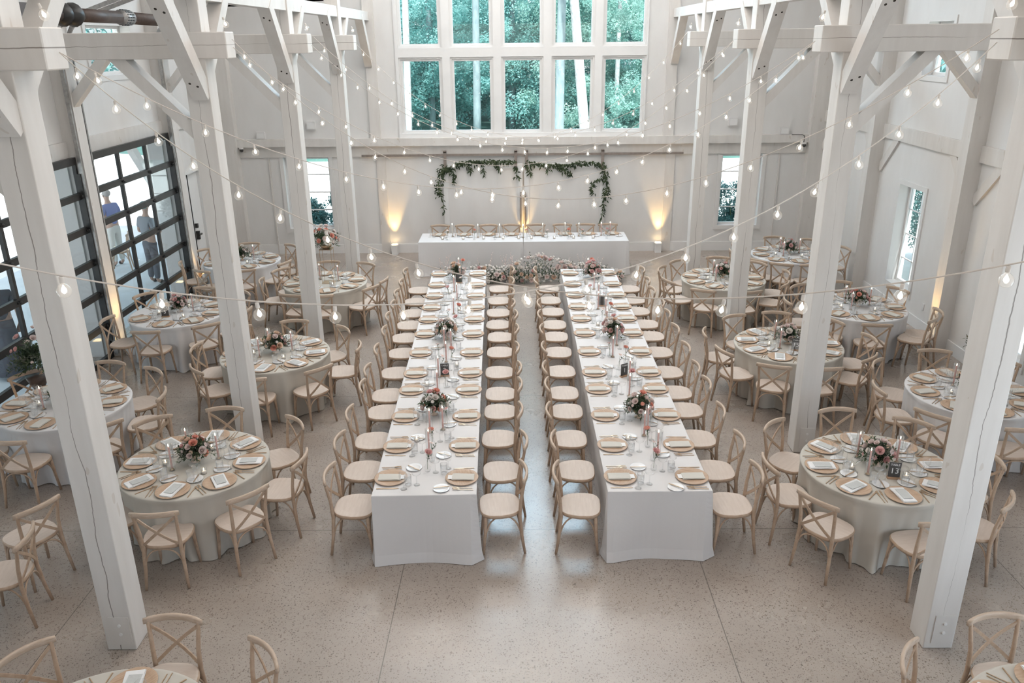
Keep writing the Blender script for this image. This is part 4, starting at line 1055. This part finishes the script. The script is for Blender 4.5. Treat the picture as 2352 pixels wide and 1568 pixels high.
for i in range(100):
    x = gx_(); h = hz(x); e = rr.uniform(.0, 1.25); y = -.06 - .17 * math.cos(e) + rr.uniform(-.03, .03)
    o = link('rose', ROSE[rr.choice(['blush', 'blush', 'cream', 'cream', 'pink', 'blush', 'peach'])], g, (x, y, .05 + h * math.sin(e) * 1.0), 0, rr.uniform(.85, 1.45))
    o.rotation_euler = (math.radians(75) - e * .8 + rr.uniform(-.2, .2), rr.uniform(-.3, .3), 0)
mm = MB(); base = ROSE['cream']
for i in range(330):
    x = gx_(); h = hz(x); e = rr.uniform(.0, 1.45); y = -.04 - .17 * math.cos(e); k = rr.uniform(.55, 1.15)
    mm.ball((x, y, .05 + h * math.sin(e) * 1.08), .028 * k, 7, 5, .8)
o = mm.build('small_blooms', M_FL['cream'], g, True); o['kind'] = 'stuff'

# garlands over the barn doors
def garland(name, label, paths, seed):
    rr = random.Random(seed); r = thing(name, label, 'garland', (0, YW - .1, 0)); m, st = MB(), MB()
    for (p, dens, spread) in paths:
        L = [Vector((x, 0, z)) for x, z in p]
        st.tube([(v.x, rr.uniform(-.04, -.02), v.z) for v in L], .006, 5)
        for a, b in zip(L[:-1], L[1:]):
            n = max(2, int((b - a).length * dens))
            for i in range(n):
                q = a.lerp(b, rr.random()); q = q + Vector((rr.gauss(0, spread * .5), rr.uniform(-.09, -.01), rr.gauss(0, spread * .45)))
                d = Vector((rr.gauss(0, .6), rr.uniform(-.5, .1), -rr.uniform(.1, 1.0))); m.leaf(q, d, (0, -1, .3), rr.uniform(.07, .125), rr.uniform(.022, .036))
    m.build('leaves', M_GARL, r); st.build('vine', M_STEM, r)
garland('leaf_garland', 'green leaf garland draped over the left barn door', [
    ([(-1.98, 1.42), (-1.95, 1.75), (-1.88, 2.0), (-1.75, 2.1)], 130, .09), ([(-1.85, 1.95), (-1.5, 2.16), (-1.1, 2.2), (-.7, 2.2), (-.2, 2.19)], 150, .06),
    ([(-1.75, 2.08), (-1.55, 1.85), (-1.65, 1.7)], 90, .05), ([(-1.25, 2.15), (-1.2, 1.93)], 90, .03), ([(-.92, 2.15), (-.88, 1.86)], 45, .02), ([(-.62, 2.15), (-.5, 1.98)], 120, .05),
    ([(-.16, 2.2), (-.12, 1.85), (-.04, 1.8)], 60, .05), ([(-1.93, 1.5), (-1.87, 1.22), (-1.85, .98)], 30, .02)], 4)
garland('leaf_garland', 'green leaf garland draped over the right barn door', [
    ([(.12, 2.18), (.5, 2.12), (.85, 2.1), (1.2, 2.12), (1.6, 2.16), (1.9, 2.12)], 120, .06), ([(.13, 2.14), (.2, 1.88)], 90, .04), ([(.78, 2.1), (1.0, 1.98), (1.15, 1.9)], 130, .06),
    ([(.62, 2.08), (.6, 1.86)], 25, .02), ([(1.2, 2.12), (1.35, 2.2)], 80, .05), ([(1.85, 2.12), (1.97, 1.85), (2.0, 1.5), (1.96, 1.28)], 110, .08), ([(1.9, 1.8), (1.7, 1.72), (1.62, 1.6), (1.68, 1.42)], 90, .05),
    ([(1.93, 1.35), (1.92, 1.0), (1.86, .72)], 45, .03)], 6)

# ------------------------------------------------------------------ string lights
ME_BULB = MB().lathe([(.010, -.003), (.012, -.008), (.023, -.016), (.0315, -.029), (.034, -.042), (.0315, -.056), (.023, -.068), (.012, -.074), (.002, -.076)], 12, cap0=False).mesh('bulb', M_BULBGLASS, True)
ME_FIL = MB().lathe([(.002, -.012), (.005, -.02), (.0115, -.033), (.0125, -.043), (.003, -.055)], 8).mesh('filament', M_FIL, True)
ME_SOCKET = MB().lathe([(.008, .022), (.011, .02), (.012, -.004), (.0105, -.009)], 8).mesh('socket', M_SOCK, True)
STR = [(-1, 0, 1.14, 4.80), (0, -1, 1.12, 4.80), (0, 1, 1.20, 4.80), (1, 0, 1.38, 4.88), (1, 2, 1.50, 4.80), (2, 1, 1.28, 4.80), (2, 3, 1.72, 4.95), (3, 2, 1.52, 4.80)]
PN = {-1: 'nearest', 0: 'front', 1: 'second', 2: 'third', 3: 'rearmost'}
for si, (ka, kb, sag, z0) in enumerate(STR):
    A = Vector((-3.07, 5.615 + 3.44 * ka, z0)); B = Vector((3.07, 5.615 + 3.44 * kb, z0))
    r = thing('string_light', 'bulb string strung from %s left truss end to %s right truss end' % (PN[ka], PN[kb]), 'string lights', tuple(A), 0, 'string lights')
    def pt(t):
        p = A.lerp(B, t); p.z -= 4 * sag * t * (1 - t); return p - A
    MB().tube([tuple(pt(i / 48)) for i in range(49)], .0034, 5).build('cable', M_CABLE, r, True)
    nb = 21; rr = random.Random(si)
    for i in range(nb):
        p = pt((i + .5 + rr.uniform(-.08, .08)) / nb); tl = (rr.uniform(-.18, .18), rr.uniform(-.18, .18), 0)
        s = link('socket', ME_SOCKET, r, tuple(p - Vector((0, 0, .022)))); s.rotation_euler = tl; s.scale = (.8, .8, .8)
        b = link('bulb', ME_BULB, s, (0, 0, -.008)); link('filament', ME_FIL, b)
        b.name = 'bulb'; 
# small spare coils of bulbs resting on the truss ends
for s in (-1, 1):
    for k in (0, 1, 2, 3):
        o = thing('loose_bulb', 'lit bulb sitting on top of the %s %s truss end' % (POSW[k], side[s]), 'light bulb', (s * 3.12, TY[k + 1] + .1, 5.065))
        link('bulb', ME_BULB, o); link('filament', ME_FIL, o); link('socket', ME_SOCKET, o, (0, 0, .012)); o.rotation_euler = (.3, .2 * s, 0)

# ------------------------------------------------------------------ outside
def ground(name, mat, pts, z, label=None):
    m = MB().add([(x, y, z) for x, y in pts], [tuple(range(len(pts)))]); o = m.build(name, mat); return struct(o)
ground('trim_terrain', M_WOODFLOOR, [(-120, -60), (120, -60), (120, 130), (-120, 130)], -.35)
m = MB(); n1, n2 = 40, 40; vs = []
for j in range(n2 + 1):
    for i in range(n1 + 1):
        x = -40 + 80 * i / n1; y = -10 + 46 * j / n2
        z = -.12 + .03 * mnoise.noise(Vector((x * .3, y * .3, 0)))
        if x < -12: z += (-12 - x) * .075
        vs.append((x, y, z))
fs_ = []
for j in range(n2):
    for i in range(n1):
        x = -40 + 80 * (i + .5) / n1; y = -10 + 46 * (j + .5) / n2
        if -XW < x < XW and y < YW: continue
        fs_.append((j * (n1 + 1) + i, j * (n1 + 1) + i + 1, (j + 1) * (n1 + 1) + i + 1, (j + 1) * (n1 + 1) + i))
struct(m.add(vs, fs_).build('trim_gravel_yard', M_GRAVEL))
struct(MB().box(-11.6, -XW - .28, 0, 20.5, -.2, -.02).build('trim_patio', M_PATIO))
CROWNS = {}
def leaf_cloud(name, P, lw, mat, rg):
    """one mesh of folded leaves, one at every point of P"""
    n = len(P); d = rg.normal(size=(n, 3)) * (1, 1, .7) + (0, 0, -.15); d /= np.linalg.norm(d, axis=1)[:, None]
    up = rg.normal(size=(n, 3)) * (.5, .5, .3) + (0, 0, 1); r = np.cross(d, up); r /= np.linalg.norm(r, axis=1)[:, None] + 1e-9; u = np.cross(r, d)
    L = lw * rg.uniform(.6, 1.3, (n, 1)); W = lw * rg.uniform(.4, .7, (n, 1))
    V = np.stack([P, P + d * L * .45 + r * W * .5 + u * L * .06, P + d * L - u * L * .05, P + d * L * .45 - r * W * .5 + u * L * .06], 1).reshape(-1, 3)
    me = bpy.data.meshes.new(name); me.vertices.add(4 * n); me.vertices.foreach_set('co', V.ravel().astype(np.float32))
    me.loops.add(4 * n); me.loops.foreach_set('vertex_index', np.arange(4 * n, dtype=np.int32)); me.polygons.add(n)
    me.polygons.foreach_set('loop_start', np.arange(0, 4 * n, 4, dtype=np.int32)); me.polygons.foreach_set('loop_total', np.full(n, 4, dtype=np.int32))
    me.materials.append(mat); me.update(calc_edges=True); return me
def crown_mesh(crowns, lw, mat, seed):
    rg = np.random.default_rng(seed); out = []
    for (cx, cy, cz, R, n) in crowns:
        k = 34; c = np.array((cx, cy, cz)) + rg.normal(size=(k, 3)) * (R * .5, R * .5, R * .42); q = R * rg.uniform(.12, .30, k)
        i = rg.integers(0, k, n); d = rg.normal(size=(n, 3)) * (1, 1, .7); d /= np.linalg.norm(d, axis=1)[:, None]
        out.append(c[i] + d * (q[i] * rg.uniform(.55, 1.05, n))[:, None])
    return leaf_cloud('crown', np.concatenate(out), lw, mat, rg)
def tree(name, label, x, y, h, r0, lean, bark, crowns, leafmat, seed, lw=.2, group=None, bend=0.0, share=None, turn=0.0):
    t = thing(name, label, 'tree', (x, y, -.35), turn, group)
    pts = [(lean[0] * u * h + bend * math.sin(u * PI) + .03 * math.sin(u * 5 + seed), lean[1] * u * h, u * h) for u in [i / 10 for i in range(11)]]
    MB().tube(pts, [r0 * (1 - .55 * i / 10) for i in range(11)], 9).build('trunk', bark, t, True)
    if crowns:
        if share is None or share not in CROWNS:
            me = crown_mesh(crowns, lw, leafmat, seed)
            if share is not None: CROWNS[share] = me
        else: me = CROWNS[share]
        link('crown', me, t)
    return t
tree('birch_tree', 'pale slim trunk seen through the leftmost tall window', -4.96, 36, 19, .17, (.03, 0), M_BARKW, [(0, 0, 15, 3, 600)], M_TREE, 1, bend=.0)
tree('oak_tree', 'grey straight trunk seen through the second tall window', -2.14, 40, 20, .20, (.017, 0), M_BARKG, [(0, 0, 16, 3, 600)], M_TREE, 2)
tree('oak_tree', 'grey leaning trunk seen through the fourth tall window', 1.55, 34, 18, .21, (.016, 0), M_BARKG, [(0, 0, 15, 3, 600)], M_TREE, 3)
tree('birch_tree', 'thick white trunk seen through the fourth tall window', 2.76, 33, 18, .22, (-.107, 0), M_BARKW, [(0, 0, 15, 3, 600)], M_TREE, 4)
tree('birch_tree', 'pale thin trunk among leaves in the rightmost tall window', 5.03, 44, 18, .14, (-.0, 0), M_BARKW, [(.3, -5, 2.4, 1.7, 9000), (-.4, -3, 6.5, 1.9, 7000)], M_TREE2, 5, lw=.12)
rr = random.Random(12)
lay = [(-14, 46), (-9.5, 50), (-5, 47), (-.5, 50), (4.2, 48), (9, 47), (13.5, 49), (-18, 52), (18, 53), (-11, 58), (-6, 60), (-1.5, 57), (3.5, 60), (8, 57), (13, 60)]
for i, (x, y) in enumerate(lay):
    lf = M_TREE2 if i in (0, 4, 5, 6) else M_TREE
    tree('woodland_tree', 'leafy teal-green tree in the wood beyond the far wall, %s of the %s row' % (ORD[i if i < 9 else i - 9] + ' place', 'front' if i < 9 else 'rear'), x, y, 16, .2, (rr.uniform(-.02, .02), 0), M_BARKG,
         [(0, 0, 2.4, 3.2, 15000), (rr.uniform(-1, 1), 0, 6, 4.0, 20000), (rr.uniform(-1, 1), 0, 10.5, 4.2, 9000), (0, 0, 15, 3.5, 2000)], lf, 40 + i, lw=.17, group='woodland trees',
         share='pale' if lf is M_TREE2 else 'teal%d' % (i % 3), turn=i * 2.1)
for i, (x, y) in enumerate([(-24, 12), (-25, 17), (-27, 22), (-30, 28), (-26, 33), (-34, 38), (-28, 6), (-36, 30)]):
    tree('side_tree', 'leafy tree outside the left garage doors, %s from the near end' % ORD[i], x, y, 11, .18, (0, 0), M_BARKG, [(0, 0, 2.4, 2.2, 5000), (0, 0, 4.6, 3.0, 7000), (0, 0, 7.5, 3.2, 3000)], M_TREE, 80 + i, lw=.2, group='trees beyond the patio', share='side%d' % (i % 2), turn=i * 1.7)
rg = np.random.default_rng(77); n = 70000         # deep background of the wood
a = rg.uniform(-.75, .75, n); d = rg.uniform(64, 74, n); z = rg.uniform(-.3, 26, n)
o = link('woodland_backdrop', leaf_cloud('woodland_backdrop', np.stack([d * np.sin(a), d * np.cos(a), z], 1), .62, M_TREE, rg))
tag(o, 'dense woodland foliage filling the background beyond the tall windows', 'woodland', None, 'stuff')
def shrub(x, y, h, r, label, seed, n=900, mat=None):
    rr = random.Random(seed); t = thing('shrub', label, 'shrub', (x, y, -.1), 0, 'shrubs outside the windows'); m = MB()
    rg = np.random.default_rng(seed); k = 26
    c = np.stack([rg.uniform(-.75, .75, k) * r, rg.uniform(-.75, .75, k) * r, h * (.12 + .80 * rg.random(k))], 1); c[:, :2] *= (1 - .45 * c[:, 2:3] / h)
    i = rg.integers(0, k, n * 4); d = rg.normal(size=(n * 4, 3)); d /= np.linalg.norm(d, axis=1)[:, None]
    P = c[i] + d * (r * .30 * rg.uniform(.4, 1.1, n * 4))[:, None]; P[:, 2] = np.abs(P[:, 2])
    link('foliage', leaf_cloud('foliage', P, .075, mat or M_SHRUB, rg), t)
    b = MB()
    for k in range(5): b.tube([(0, 0, 0), (r * .4 * math.cos(k * 1.3), r * .4 * math.sin(k * 1.3), h * .7)], .012, 4)
    b.build('stems', M_STEM, t)
shrub(-4.7, 20.6, 1.45, .5, 'leafy shrub in the right half of the far left side window', 1)
shrub(-5.4, 21.0, 1.1, .5, 'leafy shrub in the left half of the far left side window', 2)
shrub(4.9, 20.7, 1.7, .6, 'leafy shrub in the left half of the far right side window', 3, 1100)
shrub(5.6, 21.2, 1.4, .6, 'leafy shrub in the right half of the far right side window', 4)
shrub(8.3, 14.6, 2.8, .9, 'tall shrub close outside the right wall window', 5, 2600)
shrub(8.6, 16.2, 2.4, .9, 'shrub behind, seen at the far side of the right window', 6, 2000)
shrub(9.6, 17.6, 3.6, 1.5, 'largest shrub, filling the upper right window from behind', 8, 3200)
shrub(8.2, 11.3, 2.2, .8, 'shrub outside the nearer right wall window', 7, 1500)
# porch frame outside the garage doors
for i, y in enumerate((4.9, 8.35, 11.8, 15.25, 18.9)):
    o = thing('porch_post', 'white timber porch post outside the garage doors, %s from the near end' % ORD[i], 'post', (-8.6, y, -.02))
    MB().box(-.1, .1, -.1, .1, 0, 3.3).build('shaft', M_TIMB, o)
    MB().obox((0, .05, 1.75), (0, 1.35, 3.25), .14, .18, (0, -1, 1)).obox((0, -.05, 1.75), (0, -1.35, 3.25), .14, .18, (0, 1, 1)).build('brace', M_TIMB, o)
tag(MB().box(-8.7, -8.5, 3, 20.5, 3.26, 3.5).build('porch_beam', M_TIMB), 'long white beam on the porch posts outside the doors', 'beam')
struct(MB().box(-11.9, -XW - .29, 2.5, 21.0, 3.5, 3.62).build('trim_porch_roof', M_CEIL))
chair(-9.15, 17.75, math.radians(200), 'crossback chair out on the patio behind the blue-shirted person', 'chairs outside')
o = tag(MB().box(-9.9, -8.2, 10.2, 11.0, .68, .72).build('patio_table_top', M_CLOTHW), 'white cloth covered table out on the patio', 'table') if False else None

def person(label, loc, rotz, hgt, top, bottom, cap=None, hold=True, skirt=False):
    k = hgt / 1.75; r = thing('person', label, 'person', loc, rotz); P = lambda x, y, z: (x * k, y * k, z * k)
    def skin_body(name, chains, mat, rad):
        me = bpy.data.meshes.new(name); vs, es, rs = [], [], []; idx = {}
        for ch in chains:
            pr = None
            for (p, q) in ch:
                key = tuple(round(c, 4) for c in p)
                if key not in idx: idx[key] = len(vs); vs.append(P(*p)); rs.append(q)
                if pr is not None: es.append((pr, idx[key]))
                pr = idx[key]
        me.from_pydata(vs, es, []); me.materials.append(mat); o = link(name, me, r)
        md = o.modifiers.new('skin', 'SKIN'); o.modifiers.new('sub', 'SUBSURF').levels = 1; o.modifiers['sub'].render_levels = 2
        for v, q in zip(me.skin_vertices[0].data, rs): v.radius = (q[0] * k, q[1] * k) if isinstance(q, tuple) else (q * k, q * k)
        me.skin_vertices[0].data[0].use_root = True; md.use_smooth_shade = True
        return o
    pel = (0, 0, .95)
    chains = [[(pel, (.13, .10)), ((0, .0, 1.15), (.135, .10)), ((0, 0, 1.35), (.15, .10)), ((0, .01, 1.45), (.10, .08)), ((0, .02, 1.52), .05), ((0, .03, 1.58), .06), ((0, .035, 1.66), (.075, .09)), ((0, .03, 1.735), (.05, .06))]]
    for s in (-1, 1):
        chains.append([(pel, (.13, .10)), ((s * .09, .0, .86), .085), ((s * .10, .01, .5), .058), ((s * .10, -.02, .28), .05), ((s * .105, -.02, .07), .036), ((s * .11, .11, .035), .03)])
        el = (s * .27, -.02, 1.12) if hold else (s * .25, -.03, 1.12); wr = (s * .12, .26, 1.12) if hold else (s * .26, .05, .86)
        chains.append([((0, 0, 1.35), (.15, .10)), ((s * .17, 0, 1.40), .062), (el, .042), (wr, .028), ((wr[0] * .8, wr[1] + (.07 if hold else .0), wr[2] - (0 if hold else .08)), .028)])
        hd = (wr[0] * .8, wr[1] + (.07 if hold else .0), wr[2] - (0 if hold else .08))
        for f in range(5):
            chains.append([(hd, .028), ((hd[0] + (f - 2) * .014, hd[1] + (.05 if hold else .012), hd[2] - (.02 if hold else .05)), .0085), ((hd[0] + (f - 2) * .014 - s * .01, hd[1] + (.075 if hold else .03), hd[2] - (.045 if hold else .085)), .0075)])
    skin_body('body', chains, M_SKIN, 0)
    ch = [[((0, 0, .93), (.155, .125)), ((0, 0, 1.15), (.16, .125)), ((0, 0, 1.35), (.172, .12)), ((0, .01, 1.47), (.09, .08))]]
    for s in (-1, 1): ch.append([((0, 0, 1.35), (.172, .12)), ((s * .175, 0, 1.395), .078), (((s * .25, -.01, 1.2)) if hold else (s * .235, -.02, 1.2), .062)])
    skin_body('shirt', ch, top, 0)
    if skirt:
        MB().lathe([(.16 * k, .98 * k), (.19 * k, .7 * k), (.25 * k, .3 * k), (.28 * k, .08 * k)], 16).build('skirt', bottom, r, True)
    else:
        ch = [[((0, 0, 1.0), (.14, .115)), (pel, (.15, .12))]]
        for s in (-1, 1): ch.append([(pel, (.15, .12)), ((s * .092, 0, .84), .1), ((s * .102, .008, .5), .077), ((s * .105, -.018, .1), .062)])
        skin_body('trousers', ch, bottom, 0)
    for s in (-1, 1): MB().ball(P(s * .11, .06, .04), .055 * k, 8, 6, .8).build('shoe', M_BLACK, r, True)
    hm = MB().ball(P(0, .01, 1.70), .094 * k, 12, 8, .95); hm.build('hair' if not cap else 'cap', cap or M_HAIR, r, True)
    f = MB()
    f.ball(P(0, .125, 1.645), .014 * k, 6, 4)
    for s in (-1, 1): f.ball(P(s * .08, .03, 1.65), .018 * k, 6, 4, 1.4)
    f.build('nose_and_ears', M_SKIN, r, True)
    e = MB()
    for s in (-1, 1): e.ball(P(s * .03, .115, 1.67), .009 * k, 6, 4)
    e.build('eye', M_HOLE, r, True)
    if cap: MB().lathe([(.02 * k, 0), (.1 * k, 0), (.1 * k, .012 * k)], 12, P(0, .09, 1.69)).build('cap_brim', cap, r, True)
    return r
person('person in a blue shirt and cream trousers outside the garage door', (-9.45, 18.25, -.02), math.radians(70), 1.74, M_BLUE, M_CREAM)
person('person in grey shirt and cap holding a phone outside the door', (-7.95, 16.75, -.02), math.radians(-30), 1.74, M_GREYC, M_DARKC, M_TEAL)
person('person in dark clothes just outside the nearer garage door', (-8.0, 11.6, -.02), math.radians(40), 1.66, M_DARKC, M_DARKC, None, False, True)
